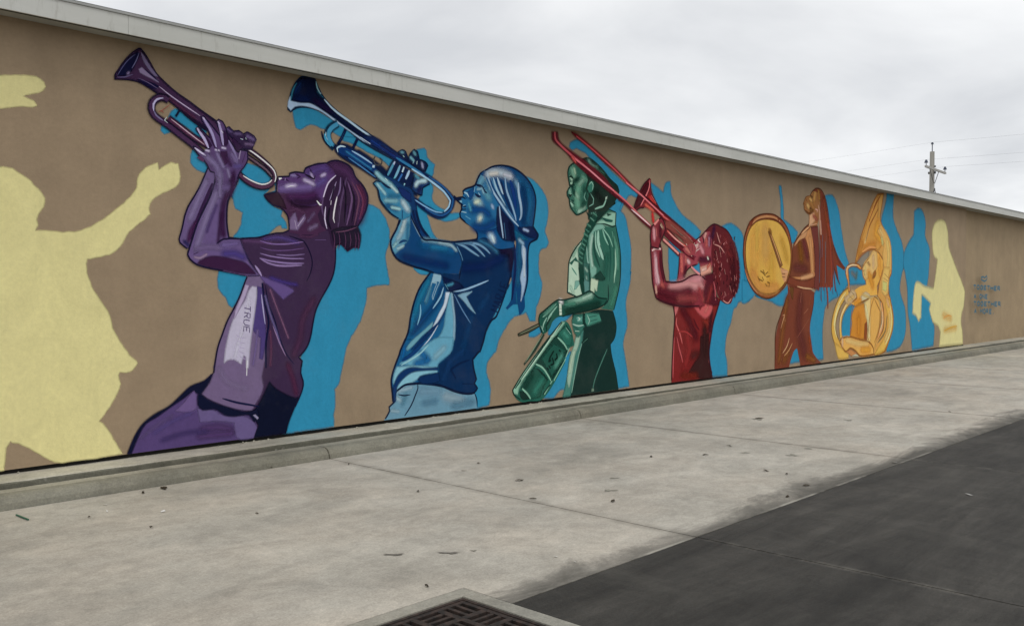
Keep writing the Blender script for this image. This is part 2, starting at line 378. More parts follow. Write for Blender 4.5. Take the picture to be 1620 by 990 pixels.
class Paint:
    """collects thin coats of paint on the wall plane; each coat lies a hair over the one before"""
    def __init__(s, y): s.v = []; s.f = []; s.c = []; s.mi = []; s.y = y
    def yj(s, i): return s.y - COAT*.55*((i*.618) % 1)          # no two overlapping scraps of one coat lie in one plane
    def fill(s, colr, p, soft=0):
        """a filled shape; soft > 0 sprays its rim over that width"""
        n = len(p)
        if soft:
            ar = sum(p[i][0]*p[(i+1) % n][1]-p[(i+1) % n][0]*p[i][1] for i in range(n))
            sg = .5*soft if ar > 0 else -.5*soft
            inn, out = [], []
            for i in range(n):
                a, c_ = p[i-1], p[(i+1) % n]
                dx, dz = c_[0]-a[0], c_[1]-a[1]; d = math.hypot(dx, dz) or 1e-6
                nx, nz = dz/d*sg, -dx/d*sg
                inn.append((p[i][0]-nx, p[i][1]-nz)); out.append((p[i][0]+nx, p[i][1]+nz))
            b = len(s.v)
            for i in range(n):
                y = s.yj(i)-COAT*.2
                s.v += [(inn[i][0], y, inn[i][1]), (p[i][0], y, p[i][1]), (out[i][0], y, out[i][1])]
                s.c += [colr+(1,), colr+(.6,), colr+(0,)]
            for i in range(n):
                j = (i+1) % n
                for k in (0, 1): s.f.append((b+3*i+k, b+3*j+k, b+3*j+k+1, b+3*i+k+1)); s.mi.append(1)
            p = inn
        for k, tri in enumerate(tessellate_polygon([[Vector((x, z, 0)) for x, z in p]])):
            b = len(s.v); y = s.y-COAT*.15*((k*.618) % 1)
            q = [p[i] for i in tri]
            if (q[1][0]-q[0][0])*(q[2][1]-q[0][1])-(q[2][0]-q[0][0])*(q[1][1]-q[0][1]) < 0: q.reverse()
            s.v += [(x, y, z) for x, z in q]; s.c += [colr+(1,)]*3; s.f.append((b, b+1, b+2)); s.mi.append(0)
    def stroke(s, colr, p, wd, taper, soft=None):
        n = len(p)
        L_ = [0]
        for i in range(1, n): L_.append(L_[-1]+math.hypot(p[i][0]-p[i-1][0], p[i][1]-p[i-1][1]))
        T = L_[-1] or 1e-6; b = len(s.v)
        prof = ((-1, 0), (-.66, .2), (-.33, .68), (0, 1), (.33, .68), (.66, .2), (1, 0)) if soft else ((-1.22, 0), (-.72, 1), (.72, 1), (1.22, 0))
        K = len(prof)
        pp = list(p); LL = L_[:]; fade = [1]*n
        if soft:                       # the sprayed stroke fades out past both ends
            for end in (0, -1):
                a, c_ = (pp[0], pp[1]) if end == 0 else (pp[-1], pp[-2])
                d = math.hypot(a[0]-c_[0], a[1]-c_[1]) or 1e-6
                for ext, al in ((.4, .5), (.85, 0)):
                    e0 = wd*ext
                    q = (a[0]+(a[0]-c_[0])/d*e0, a[1]+(a[1]-c_[1])/d*e0)
                    if end == 0: pp.insert(0, q); LL.insert(0, -e0); fade.insert(0, al)
                    else: pp.append(q); LL.append(T+e0); fade.append(al)
        m = len(pp)
        for i in range(m):
            a, c_ = pp[max(i-1, 0)], pp[min(i+1, m-1)]
            dx, dz = c_[0]-a[0], c_[1]-a[1]; d = math.hypot(dx, dz) or 1e-6
            nx, nz = -dz/d, dx/d
            t = LL[i]/T
            if soft: hw = wd*.82*(.6 if fade[i] == 0 else .85 if fade[i] < 1 else 1)
            else: hw = wd/2*(taper+(1-taper)*math.sqrt(max(0, 1-(2*min(max(t, 0), 1)-1)**2)))
            y = s.yj(i)
            for o, al in prof:
                s.v.append((pp[i][0]+nx*hw*o, y, pp[i][1]+nz*hw*o))
                s.c.append(colr+(al*fade[i]*(soft or 1),))
        for i in range(m-1):
            for j in range(K-1):
                s.f.append((b+i*K+j, b+i*K+j+1, b+(i+1)*K+j+1, b+(i+1)*K+j)); s.mi.append(1)
    def build(s, name, parent):
        o = mesh(name, s.v, s.f, M_paint, parent, s.mi)
        at = o.data.color_attributes.new('paint', 'FLOAT_COLOR', 'POINT')
        at.data.foreach_set('color', [x for q in s.c for x in q])
        return o
def pts_of(a): return [(a[i]/1000, a[i+1]/1000) for i in range(0, len(a), 2)]
def brushy(p):
    """the slightly wavering edge of a roller-painted shape"""
    out = []
    for i in range(len(p)):
        a, c_ = p[i], p[(i+1) % len(p)]
        d = math.hypot(c_[0]-a[0], c_[1]-a[1]); k = max(1, min(12, int(d/.05)))
        for j in range(k):
            out.append((a[0]+(c_[0]-a[0])*j/k+R.gauss(0, .0026), a[1]+(c_[1]-a[1])*j/k+R.gauss(0, .0026)))
    return out
COAT = .00002
def paint_figure(name, label, y0, parts, first_is_body=True):
    y = y0; root = None
    for pname, plabel, prims in parts:
        P_ = Paint(y)
        for q in prims:
            P_.y = y = y-COAT
            c_ = tuple(lin(q[1]))
            if q[0] == 'P':
                sp_ = smooth_path(pts_of(q[2]), True)
                if 'silhouette' in name: sp_ = brushy(sp_)
                P_.fill(c_, sp_, q[3]/1000)
            elif q[0] == 'S': P_.stroke(c_, smooth_path(pts_of(q[4]), False), q[2]/1000, q[3])
            else: P_.stroke(c_, smooth_path(pts_of(q[4]), False), q[2]/1000, 1, q[3])
        if root is None:
            root = P_.build(name, bld); root['label'] = label
        else: P_.build(pname, root)
    return y
MURAL = [
('painted_silhouette','flat turquoise silhouette painted behind the purple trumpeter',0,[
 ('patch',None,[]),
 ('patch',None,[('P','#2a7b9c',[3986,3256,4011,3314,4044,3343,4111,3329,4368,3203,4315,3066,4178,3178],23)]),
 ('patch',None,[]),
 ('patch',None,[('P','#2a7b9c',[3911,3167,3952,3204,4034,3160,3984,3114,3940,3097,3911,3125],23)]),
 ('patch',None,[]),
 ('patch',None,[('P','#2a7b9c',[4210,2973,4262,3027,4419,2882,4356,2778,4260,2801,4195,2856],24)]),
 ('patch',None,[]),
 ('patch',None,[('P','#2a7b9c',[4747,2898,4804,2913,4899,2897,4995,2855,5064,2792,5113,2779,5112,2667,5072,2629,5092,2596,4974,2621,5113,2779,5112,2667,4974,2604,5091,2509,5181,2480,5170,2419,5230,2352,5240,2291,5180,2297,5170,2323,5110,2311,5050,2247,4923,2181,4630,2177,4667,2221,4686,2247,4724,2350,4734,2435,4660,2463,4633,2545,4606,2593,4615,2652,4671,2673,4709,2777],25)]),
 ('patch',None,[]),
 ('patch',None,[('P','#2a7b9c',[4473,1852,4777,1820,4728,1633,4615,1491,4579,1520,4548,1592,4489,1653,4463,1724],24)]),
 ('patch',None,[]),
 ('patch',None,[('P','#2a7b9c',[6073,2454,6260,2616,6403,2584,6500,2498,6573,2348,6567,2193,6518,2075,6534,1940,6571,1786,6570,1731,6399,1723,6256,1692,6243,1555,6184,1367,6136,1283,6043,1163,5974,1035,5935,888,5916,815,5870,651,5814,604,5825,543,5819,405,5802,324,5812,202,5175,195,5279,499,5333,762,5450,1113,5536,1380,5710,1741,5800,2017],29)])]),
('painted_silhouette','flat turquoise silhouette painted behind the blue trumpeter',0,[
 ('patch',None,[]),
 ('patch',None,[('P','#2a7b9c',[5314,3517,5433,3565,5538,3567,5677,3524,5852,3462,5786,3431,5720,3372,5612,3385,5537,3398,5474,3372,5411,3326,5360,3339,5329,3414],27)]),
 ('patch',None,[]),
 ('patch',None,[('P','#2a7b9c',[5797,3423,5897,3454,5998,3394,6170,3322,6358,3269,6527,3202,6713,3135,6588,3083,6406,3160,6263,3202,6123,3251,6009,3294,5874,3323,5807,3351],29)]),
 ('patch',None,[]),
 ('patch',None,[('P','#2a7b9c',[6170,3322,6406,3237,6613,3163,6625,3126,6576,3063,6454,3137,6286,3185,6134,3243,5941,3276,5941,3322],30)]),
 ('patch',None,[]),
 ('patch',None,[('P','#2a7b9c',[6982,3291,7101,3327,7134,3298,7147,3220,7261,3151,7241,3048,7213,2985,7087,3053,7008,3185],32)]),
 ('patch',None,[]),
 ('patch',None,[('P','#2a7b9c',[7033,2849,7180,2942,7233,2886,7219,2743,7273,2676,7424,2625,7536,2591,7664,2609,7678,2558,7578,2516,7438,2493,7273,2524,7138,2556,7165,2498,7218,2359,7300,2271,7164,2276,7032,2400,6954,2644,7060,2791],33)]),
 ('patch',None,[]),
 ('patch',None,[('P','#2a7b9c',[6926,1928,7217,1893,7136,1847,7004,1868],22)]),
 ('patch',None,[]),
 ('patch',None,[('P','#2a7b9c',[8801,3149,8934,3145,9052,3093,9181,3001,9268,2893,9303,2758,9280,2572,9239,2455,9251,2433,9312,2320,9277,2250,9173,2223,9121,2141,9118,1902,9177,1765,9160,1627,9105,1501,9062,1445,9050,1262,8935,1265,8868,1379,8802,1358,8638,1328,8589,1295,8509,1231,8477,1188,8351,1038,8304,898,8288,888,8165,785,8126,712,8137,603,8183,492,8198,371,8172,221,7952,199,7893,417,7864,696,7983,924,8320,1432,8638,1872,8801,2322],38)])]),
('painted_silhouette','flat turquoise silhouette painted behind the green drummer',0,[
 ('patch',None,[]),
 ('patch',None,[('P','#2a7b9c',[9751,3642,9769,3698,9852,3749,9984,3759,10195,3663,10511,3502,10839,3335,11180,3187,11399,3114,11333,3071,11158,3089,11062,3012,10988,2918,10905,2799,10615,2843,10799,3056,10633,3316,10195,3542,10118,3594,9984,3627,9909,3643,9797,3618],44)]),
 ('patch',None,[]),
 ('patch',None,[('P','#2a7b9c',[10635,2845,10799,2956,10967,2993,10904,2850,11032,2769,11118,2545,11188,2292,11175,1907,11186,1958,11165,1778,11059,1484,11104,1164,11008,937,10998,860,11063,627,11151,236,10811,224,10643,900,10745,1085,10744,1399,10846,1776,10866,2155,10759,2653],46)]),
 ('patch',None,[]),
 ('patch',None,[('P','#2a7b9c',[9296,1280,9564,1321,9840,1352,9747,1294,9582,1203,9420,1079,9314,1071],41)]),
 ('patch',None,[('P','#2a7b9c',[9638,729,9785,816,9748,639,9657,301,9566,308,9422,214,9210,220,9350,395],41)]),
 ('patch',None,[('P','#2a7b9c',[8952,1174,9122,1203,9157,1099,9020,1047,8918,1062],39)])]),
('painted_silhouette','flat turquoise silhouette painted behind the red trombonist',0,[
 ('patch',None,[]),
 ('patch',None,[('P','#2a7b9c',[11678,3326,11850,3268,12038,3197,12096,3335,12228,3380,12253,3193,12376,3040,12525,2913,12675,2840,12931,2743,13141,2641,13011,2494,12805,2500,12184,2797,11899,2954],51)]),
 ('patch',None,[]),
 ('patch',None,[('P','#2a7b9c',[13737,2727,14047,2820,14309,2771,14488,2660,14550,2466,14552,2330,14554,2134,14709,1879,14958,1696,14835,1573,14714,1482,14383,1470,14295,1381,14208,1352,14123,1130,13981,912,13927,619,13992,423,14003,208,13458,222,13374,458,13398,860,13639,1360,13749,1504,14175,1650,14258,2098,14108,2539],58)]),
 ('patch',None,[]),
 ('patch',None,[('P','#2a7b9c',[12198,2474,12283,2464,12529,2310,12505,2227,12458,1979,12410,1787,12227,1799,12188,2191],51)]),
 ('patch',None,[('P','#2a7b9c',[12989,2086,13093,2116,13121,1947,13042,1939,12911,2042],39)]),
 ('patch',None,[('P','#2a7b9c',[14586,2014,14739,1879,14989,1712,14866,1619,14590,1620],61)])]),
('painted_silhouette','flat turquoise silhouette painted behind the brown drummer',0,[
 ('patch',None,[]),
 ('patch',None,[('P','#2a7b9c',[15832,3614,15923,3621,16013,3260,16034,3004,16366,2892,16616,2790,16476,2586,16300,2596,16089,2813,15932,3030,15910,3332],59)]),
 ('patch',None,[]),
 ('patch',None,[('P','#2a7b9c',[17808,3571,18127,3616,18334,3470,18483,3250,18595,2900,18772,2496,18993,2194,18993,2158,18781,2046,18956,1868,19046,1723,18915,1795,18495,1561,18127,1474,17849,1337,17773,1130,17721,784,17769,296,17476,295,17206,462,17125,805,17265,1480,17528,1753,17567,1719,17634,2339,17933,3216],75)]),
 ('patch',None,[]),
 ('patch',None,[('P','#2a7b9c',[14498,1846,14802,1803,14990,1635,14867,1543,14623,1445,14502,1454],60)]),
 ('patch',None,[('P','#2a7b9c',[14959,1588,15471,1524,15901,1618,16208,1764,16281,1568,16110,1407,15837,1397,15537,1476],65)]),
 ('patch',None,[('P','#2a7b9c',[16578,674,16801,298,16265,278,16437,532],68)])]),
('painted_silhouette','flat turquoise silhouette painted behind the golden sousaphone player',0,[
 ('patch',None,[]),
 ('patch',None,[('P','#2a7b9c',[21003,3880,21409,3878,21371,3367,21584,3102,21908,2817,22049,2540,22084,2257,21928,2053,21831,1690,22053,1387,22165,1243,22226,998,22181,632,21866,361,21092,277,20977,869,21210,1650,20998,2040,21029,2821,20673,3191,20767,3389,20958,3692],90)]),
 ('patch',None,[]),
 ('patch',None,[('P','#2a7b9c',[18951,2139,19300,2164,19706,2079,19850,1819,19044,1796],80)]),
 ('patch',None,[('P','#2a7b9c',[19054,1340,19362,1337,19234,1100,19155,662,18596,683,18715,1111],79)]),
 ('smudge',None,[('A','#6e6e68',142,0.7,[19126,2051,19304,1981]),
  ('A','#5f7468',114,0.6,[19391,2055,19349,1944])])]),
('painted_silhouette','turquoise silhouette standing clear on the wall between sousaphone and cream figure',0,[
 ('patch',None,[]),
 ('patch',None,[('P','#2a7b9c',[22708,3570,22989,3667,23280,3596,23463,3343,23444,3004,23750,2719,23733,2291,23709,2077,23599,1778,24116,1693,24008,1218,23955,960,24144,783,24151,565,24098,285,22661,243,22505,827,22358,1179,22317,1650,22257,1854,22153,2097,22057,2257,22086,2561,22449,2879,22668,3012,22692,3136],97)])]),
('painted_silhouette','large cream unfinished silhouette with a stretched arm at the left end of the wall',0,[
 ('patch',None,[]),
 ('patch',None,[]),
 ('patch',None,[('P','#c3bb86',[2374,3258,2411,3332,2486,3374,2562,3391,2639,3414,2757,3434,2836,3431,2896,3398,2911,3365,2889,3326,2808,3292,2735,3256,2768,3243,2821,3230,2836,3197,2807,3178,2688,3165,2610,3143,2483,3119,2397,3153],19)]),
 ('patch',None,[]),
 ('patch',None,[('P','#c3bb86',[2314,2397,2365,2537,2452,2634,2553,2660,2605,2663,2682,2635,2760,2586,2839,2507,2892,2433,2895,2397,2864,2324,2829,2250,2838,2208,2819,2157,2944,2159,3083,2158,3226,2191,3374,2281,3525,2411,3618,2494,3674,2583,3682,2607,3690,2669,3730,2735,3794,2787,3878,2822,3883,2769,4007,2840,4065,2838,4086,2768,4085,2673,4038,2621,3922,2556,3824,2486,3784,2410,3800,2355,3742,2302,3608,2187,3537,2077,3460,1991,3355,1958,3238,1929,3223,1887,3243,1769,3308,1620,3432,1430,3446,1331,3513,1207,3605,1080,3674,1002,3619,941,3564,921,3511,935,3495,910,3512,825,3478,736,3416,634,3323,515,3385,455,3444,342,3526,206,3205,193,2950,207,2787,319,2669,398,2604,419,2571,374,2552,192,2202,191,2158,493,2129,954,2127,1757,2177,1945,2262,2096,2360,2183],20)])]),
('painted_silhouette','small cream unfinished silhouette with a hanging forearm beside the wall joint',0,[
 ('patch',None,[]),
 ('patch',None,[]),
 ('patch',None,[('P','#c3bb86',[23949,3155,24126,3358,24497,3465,24881,3420,25084,3164,25161,2811,25434,2551,25852,2198,26308,1835,26482,1650,26410,1256,26246,1061,26196,782,26304,611,26360,237,24538,252,24619,609,24445,774,24065,889,23913,1050,23798,1208,23888,1363,23319,1573,23246,1566,23215,1019,23067,929,22892,1067,22664,1133,22710,1484,22814,1816,22983,1880,23451,1777,24078,1728,24227,2084,24340,2469,24052,2578,23958,2855],103)]),
 ('smear',None,[('A','#c89a50',230,0.45,[24823,1032,25381,940]),
  ('A','#c49a50',194,0.45,[24913,653,25798,682]),
  ('S','#c08c48',38,0.35,[24825,952,25138,1026,25460,993]),
  ('S','#b8903c',39,0.35,[24914,626,25308,696,25879,735])])]),
('painted_lettering','hand-painted blue lettering,heart and four short lines,at the far end of the wall',0,[
 ('heart',None,[('S','#3f6272',48,1,[28176,1942,27892,1991,27890,2050,28077,2067,28196,2038,28361,2100,28435,2041,28366,1981,28176,1942])]),
 ('letter',None,[('S','#3f6272',42,1,[27223,1825,27438,1822]),
  ('S','#3f6272',42,1,[27330,1824,27322,1724])]),
 ('letter',None,[('S','#3f6272',43,1,[27580,1719,27517,1750,27520,1791,27587,1820,27675,1819,27739,1787,27735,1747,27667,1718,27580,1719])]),
 ('letter',None,[('S','#3f6272',43,1,[28048,1793,27982,1814,27893,1815,27824,1786,27821,1745,27885,1714,27997,1712,28043,1731,28045,1762,27956,1763])]),
 ('letter',None,[('S','#3f6272',44,1,[28363,1808,28136,1812,28129,1709,28355,1705]),
  ('S','#3f6272',44,1,[28133,1760,28313,1757])]),
 ('letter',None,[('S','#3f6272',44,1,[28452,1807,28682,1803]),
  ('S','#3f6272',44,1,[28567,1805,28559,1702])]),
 ('letter',None,[('S','#3f6272',45,1,[28765,1698,28773,1802]),
  ('S','#3f6272',45,1,[28999,1694,29007,1799]),
  ('S','#3f6272',45,1,[28769,1750,29003,1746])]),
 ('letter',None,[('S','#3f6272',46,1,[29338,1794,29099,1797,29091,1692,29330,1688]),
  ('S','#3f6272',46,1,[29095,1745,29286,1742])]),
 ('letter',None,[('S','#3f6272',46,1,[29424,1686,29432,1792,29626,1789,29648,1762,29622,1736,29428,1739]),
  ('S','#3f6272',46,1,[29524,1738,29667,1682])]),
 ('letter',None,[('S','#3f6272',42,1,[27270,1466,27362,1570,27448,1463]),
  ('S','#3f6272',42,1,[27307,1508,27413,1506])]),
 ('letter',None,[('S','#3f6272',43,1,[27823,1458,27769,1491,27770,1533,27826,1564,27899,1563,27953,1531,27952,1488,27896,1457,27823,1458])]),
 ('letter',None,[('S','#3f6272',44,1,[28022,1455,28026,1562,28208,1452,28211,1560])]),
 ('letter',None,[('S','#3f6272',44,1,[28472,1556,28284,1559,28280,1451,28468,1448]),
  ('S','#3f6272',44,1,[28282,1505,28432,1503])]),
 ('letter',None,[('S','#3f6272',42,1,[27258,1369,27477,1366]),
  ('S','#3f6272',42,1,[27367,1367,27364,1262])]),
 ('letter',None,[('S','#3f6272',43,1,[27625,1257,27560,1290,27561,1332,27628,1363,27717,1362,27783,1329,27782,1286,27714,1256,27625,1257])]),
 ('letter',None,[('S','#3f6272',43,1,[28096,1334,28029,1357,27939,1358,27870,1327,27869,1285,27935,1251,28048,1249,28094,1270,28095,1302,28005,1304])]),
 ('letter',None,[('S','#3f6272',44,1,[28416,1351,28186,1354,28182,1247,28412,1242]),
  ('S','#3f6272',44,1,[28184,1300,28367,1297])]),
 ('letter',None,[('S','#3f6272',45,1,[28506,1349,28740,1345]),
  ('S','#3f6272',45,1,[28622,1347,28619,1238])]),
 ('letter',None,[('S','#3f6272',45,1,[28828,1235,28832,1344]),
  ('S','#3f6272',45,1,[29066,1230,29070,1340]),
  ('S','#3f6272',45,1,[28830,1289,29068,1285])]),
 ('letter',None,[('S','#3f6272',46,1,[29406,1335,29163,1339,29160,1228,29402,1224]),
  ('S','#3f6272',46,1,[29162,1283,29355,1280])]),
 ('letter',None,[('S','#3f6272',46,1,[29498,1222,29501,1333,29699,1330,29723,1302,29697,1274,29499,1278]),
  ('S','#3f6272',47,1,[29598,1276,29745,1217])]),
 ('letter',None,[('S','#3f6272',42,1,[27308,1054,27405,1162,27497,1049]),
  ('S','#3f6272',42,1,[27347,1097,27460,1094])]),
 ('letter',None,[('S','#3f6272',43,1,[27838,1040,27841,1152,27936,1082,28036,1147,28032,1035])]),
 ('letter',None,[('S','#3f6272',44,1,[28168,1032,28110,1067,28111,1112,28171,1144,28250,1142,28309,1107,28307,1062,28247,1030,28168,1032])]),
 ('letter',None,[('S','#3f6272',44,1,[28384,1026,28387,1139,28548,1135,28567,1107,28546,1079,28386,1083]),
  ('S','#3f6272',44,1,[28466,1081,28585,1021])]),
 ('letter',None,[('S','#3f6272',45,1,[28871,1128,28667,1133,28663,1019,28867,1013]),
  ('S','#3f6272',45,1,[28665,1076,28828,1072])]),
 ('letter',None,[('S','#3f6272',45,1,[29030,1009,29071,1014])])]),
('painted_trumpeter','painted blue trumpeter in a knotted headscarf aiming a trumpet at the eaves',1,[
 ('trousers',None,[('P','#5d8498',[6490,197,6565,298,6571,346,6640,389,6628,517,6792,583,7026,591,7364,520,7717,420,7915,394,7955,316,7967,199],0),
  ('A','#89a0ac',146,0.7,[7433,391,7688,317]),
  ('A','#6f93a8',117,0.7,[7052,483,7295,464]),
  ('A','#8aa6b4',56,0.8,[6690,512,6895,536]),
  ('A','#527a90',111,0.7,[7574,265,7863,281]),
  ('A','#8fabb6',56,0.8,[6678,434,6741,390]),
  ('A','#4f7890',94,0.6,[7092,339,7267,344]),
  ('A','#4e7c90',79,0.6,[6805,443,6766,368]),
  ('A','#86a3b0',44,0.8,[6602,294,6702,275]),
  ('S','#08152f',18,0.5,[6989,579,6993,518,6954,441,6895,336,6817,244,6791,217]),
  ('S','#08152f',16,0.35,[6690,473,6792,452,6882,457]),
  ('S','#08152f',22,0.8,[6509,210,6571,297,6565,341,6640,389,6628,517]),
  ('S','#08152f',19,0.35,[7915,394,7955,316,7964,210])]),
 ('shirt',None,[('P','#07264a',[7535,2242,7721,2257,7955,2288,8000,2322,8120,2327,8166,2329,8320,2216,8638,2260,8638,1850,8573,1827,8477,1628,8211,1282,8119,1155,8073,1027,8013,901,7998,902,7886,811,7901,704,7950,562,7915,511,7970,453,7908,394,7761,396,7574,442,7364,520,7160,556,6987,579,6792,573,6678,503,6652,387,6609,401,6597,646,6641,780,6717,933,6781,1058,6781,1078,6846,1175,6885,1352,6938,1521,7030,1700,7190,1873,7285,1894,7577,1858,7662,1869,7698,2016,7634,2150],0),
  ('A','#082050',153,0.8,[7749,1944,8105,1972,8414,2088]),
  ('A','#0d3a66',124,0.6,[7865,1332,7791,1123,7718,957]),
  ('A','#123c68',102,0.6,[8014,1436,8165,1596]),
  ('P','#14507a',[7190,1873,7110,1781,7030,1700,6938,1521,6885,1352,6846,1175,6736,972,7547,933,7590,1130,7583,1296,7548,1629,7436,1660,7381,1794,7299,1874],33),
  ('P','#14507a',[6794,1097,6717,933,6641,780,6597,646,6615,479,6678,513,6792,573,6987,579,7323,698,7309,781,7518,914,7575,1068],32),
  ('A','#0c3a68',105,0.9,[7381,1691,7298,1528,7108,1348,6923,1192]),
  ('A','#0d3564',70,0.9,[7478,1547,7325,1302,7108,1126,6923,993]),
  ('A','#1a6a8c',92,0.9,[7163,1771,7029,1570,6950,1391]),
  ('A','#1d6c94',80,0.7,[6937,1391,6898,1233]),
  ('P','#7fa0b0',[7244,1863,7360,1845,7360,1793,7298,1691,7230,1548,7216,1589,7298,1762,7217,1751,7136,1549,7095,1529,7190,1711],17),
  ('A','#3f7690',58,0.8,[7190,1690,7122,1529]),
  ('S','#7fa6ba',24,0.35,[7401,1701,7353,1589,7229,1447]),
  ('S','#6fa2ba',21,0.35,[7036,1500,7035,1389,6989,1260]),
  ('P','#b0bfcc',[7436,1640,7506,1640,7435,1465,7352,1343,7242,1223,7229,1233,7325,1384,7408,1506],20),
  ('P','#5f92a2',[7229,1294,7215,1234,7054,1128,6923,1023,6832,967,6807,988,6897,1074,7108,1207],21),
  ('S','#0a2a54',46,0.5,[7297,1262,7108,1106,6936,962]),
  ('S','#a9b6c4',16,0.35,[7311,1252,7188,1103,7028,968]),
  ('P','#5a93aa',[7506,1629,7541,1629,7562,1463,7590,1275,7582,1130,7532,934,7107,954,7269,1059,7393,1198,7435,1382],34),
  ('A','#87a6b8',36,0.9,[7534,1619,7555,1474,7576,1338,7568,1078]),
  ('P','#5a93aa',[7161,1043,7310,1098,7561,1089,7518,924,7434,867,7310,791,7296,741,6974,780,6793,811,6717,815,6871,916],33),
  ('A','#1a5c90',104,0.9,[7054,926,7160,840,6974,810]),
  ('A','#7ba5b4',95,0.8,[7407,971,7269,875]),
  ('A','#155a92',67,0.8,[6794,999,6768,901]),
  ('S','#0b3464',51,0.4,[7081,1046,6923,933,6755,852]),
  ('S','#83aeb8',23,0.4,[7161,1023,7014,918,6742,804]),
  ('P','#76a8b8',[6679,788,6974,780,7296,741,7296,689,7080,673,6987,629,6870,587,6767,565,6678,533,6628,605,6641,712],32),
  ('P','#0b2c58',[6641,604,6704,698,6819,760,6935,768,7080,749,7309,745,7309,714,7080,723,6896,710,6767,644,6678,552,6662,396,6621,390,6615,518],28),
  ('S','#08152f',29,0.7,[6678,513,6792,573,6921,579,7053,574,7364,520,7574,442,7761,396,7908,394,7970,448,7915,511]),
  ('P','#0a2850',[6993,618,7027,656,7160,668,7323,677,7336,584,7241,560,7053,574],33),
  ('A','#123866',97,0.6,[7718,915,7504,790,7406,600]),
  ('S','#061b3c',25,0.4,[7835,809,7660,771,7518,706,7574,630,7603,586]),
  ('S','#061b3c',22,0.4,[7908,506,7703,521]),
  ('S','#7f9fba',25,0.4,[7562,1650,7719,1666,7910,1714,8165,1790]),
  ('P','#6f93a8',[7633,1603,7719,1629,7880,1650,7777,1587,7850,1481,7939,1373,7836,1439,7719,1545],23),
  ('S','#4f7296',18,0.4,[7576,1614,7690,1451,7850,1258]),
  ('P','#061538',[7395,1824,7577,1775,7662,1754,7734,1702,7576,1660,7506,1650,7436,1712],34),
  ('A','#3c7c98',42,0.9,[7464,1722,7548,1743]),
  ('S','#5f90a8',17,0.35,[7422,1743,7478,1671]),
  ('S','#6488a4',32,0.3,[7592,2237,7735,2206,7866,2147,7999,2087]),
  ('S','#6488a4',33,0.3,[7706,2241,7866,2232,7999,2162,8105,2085]),
  ('S','#6488a4',33,0.3,[7822,2251,7985,2236,8105,2187,8196,2125]),
  ('A','#4b7290',49,0.9,[7620,2243,7866,2253]),
  ('A','#2c6284',64,0.8,[8015,2280,8196,2222,8320,2151]),
  ('S','#5a86a4',20,0.35,[7620,2202,7677,2110,7720,2027]),
  ('S','#08152f',22,0.5,[7549,2246,7634,2150,7699,2037,7691,1943,7655,1796]),
  ('S','#08152f',27,0.7,[7300,2263,7423,2256,7549,2247,7721,2263,7940,2293,8000,2322,8105,2337,8227,2277,8304,2215]),
  ('A','#120a2c',119,0.9,[8414,2175,8573,2159,8589,1927]),
  ('S','#08152f',28,0.8,[8573,1871,8477,1650,8304,1334,8211,1282,8119,1155,8073,1027,8013,901,7998,902,7886,811,7901,704,7950,562,7915,511]),
  ('S','#08152f',25,0.8,[7190,1873,7030,1700,6938,1521,6885,1352,6846,1175,6730,972,6717,933,6641,780,6597,646,6609,518,6627,390]),
  ('S','#061a3c',16,1,[8351,1382,8203,1424,8306,1426,8232,1477,8380,1436]),
  ('S','#061a3c',16,1,[8392,1457,8258,1525,8421,1511]),
  ('S','#061a3c',16,1,[8338,1485,8356,1517]),
  ('S','#061a3c',16,1,[8433,1533,8284,1573,8307,1616,8347,1611,8381,1596,8358,1553]),
  ('S','#061a3c',16,1,[8370,1574,8462,1587]),
  ('S','#061a3c',16,1,[8489,1636,8339,1675]),
  ('S','#061a3c',16,1,[8394,1778,8365,1723,8515,1684,8545,1739]),
  ('S','#061a3c',16,1,[8440,1704,8464,1748])]),
 ('neck',None,[('P','#0f4876',[7779,2491,7925,2414,7985,2353,7970,2289,8075,2325,8166,2307,8320,2194,8638,2227,8638,2648,8320,2629],0),
  ('A','#9cb8cc',103,0.95,[8196,2362,8243,2310]),
  ('A','#b9cbd8',52,1,[8227,2342,8258,2289]),
  ('A','#0b3a70',103,0.9,[8075,2443,8289,2464]),
  ('S','#08152f',25,0.8,[7678,2558,7764,2500,7896,2444,7970,2363,7962,2288])]),
 ('head',None,[('P','#1f5c86',[7722,2874,7765,2904,7926,2959,7971,3042,8016,3110,8106,3150,8228,3054,8414,2743,8383,2523,8289,2453,8075,2410,7925,2424,7779,2491,7678,2558,7671,2610,7700,2653,7693,2715,7635,2753,7607,2782,7721,2801],0),
  ('A','#5f92aa',127,0.9,[8076,3083,8015,3004]),
  ('A','#7fa8b8',77,0.8,[8151,3047,8197,2944]),
  ('A','#86aab4',113,1,[7955,2776,8015,2738]),
  ('A','#c2cdb8',63,0.9,[7941,2754,7985,2767]),
  ('A','#8fb0b8',101,1,[8000,2545,8030,2590]),
  ('A','#ced2bc',51,0.9,[8007,2546,8022,2568]),
  ('A','#5a94a8',115,0.8,[8106,2894,8166,2834]),
  ('A','#8ea8c4',52,0.9,[8227,2731,8243,2710]),
  ('A','#0d3f78',101,0.9,[7867,2654,8075,2667,8166,2619]),
  ('A','#0d3a70',127,0.9,[7925,2446,8105,2444,8258,2517]),
  ('A','#4a90aa',50,0.8,[7823,2724,7852,2653]),
  ('P','#123f70',[7779,2858,7911,2931,7896,2835,7852,2779,7808,2807],26),
  ('S','#8fb2c4',25,0.35,[7736,2859,7794,2848,7823,2808]),
  ('S','#0a1c40',25,0.35,[7750,2824,7794,2785]),
  ('S','#0a1a3a',33,0.5,[7941,2971,8045,2953,8106,2894,8136,2885]),
  ('S','#0a1a3a',33,0.4,[7926,2858,7970,2835,8030,2829]),
  ('A','#7aa4b8',38,0.9,[7971,2915,8045,2932,8075,2881]),
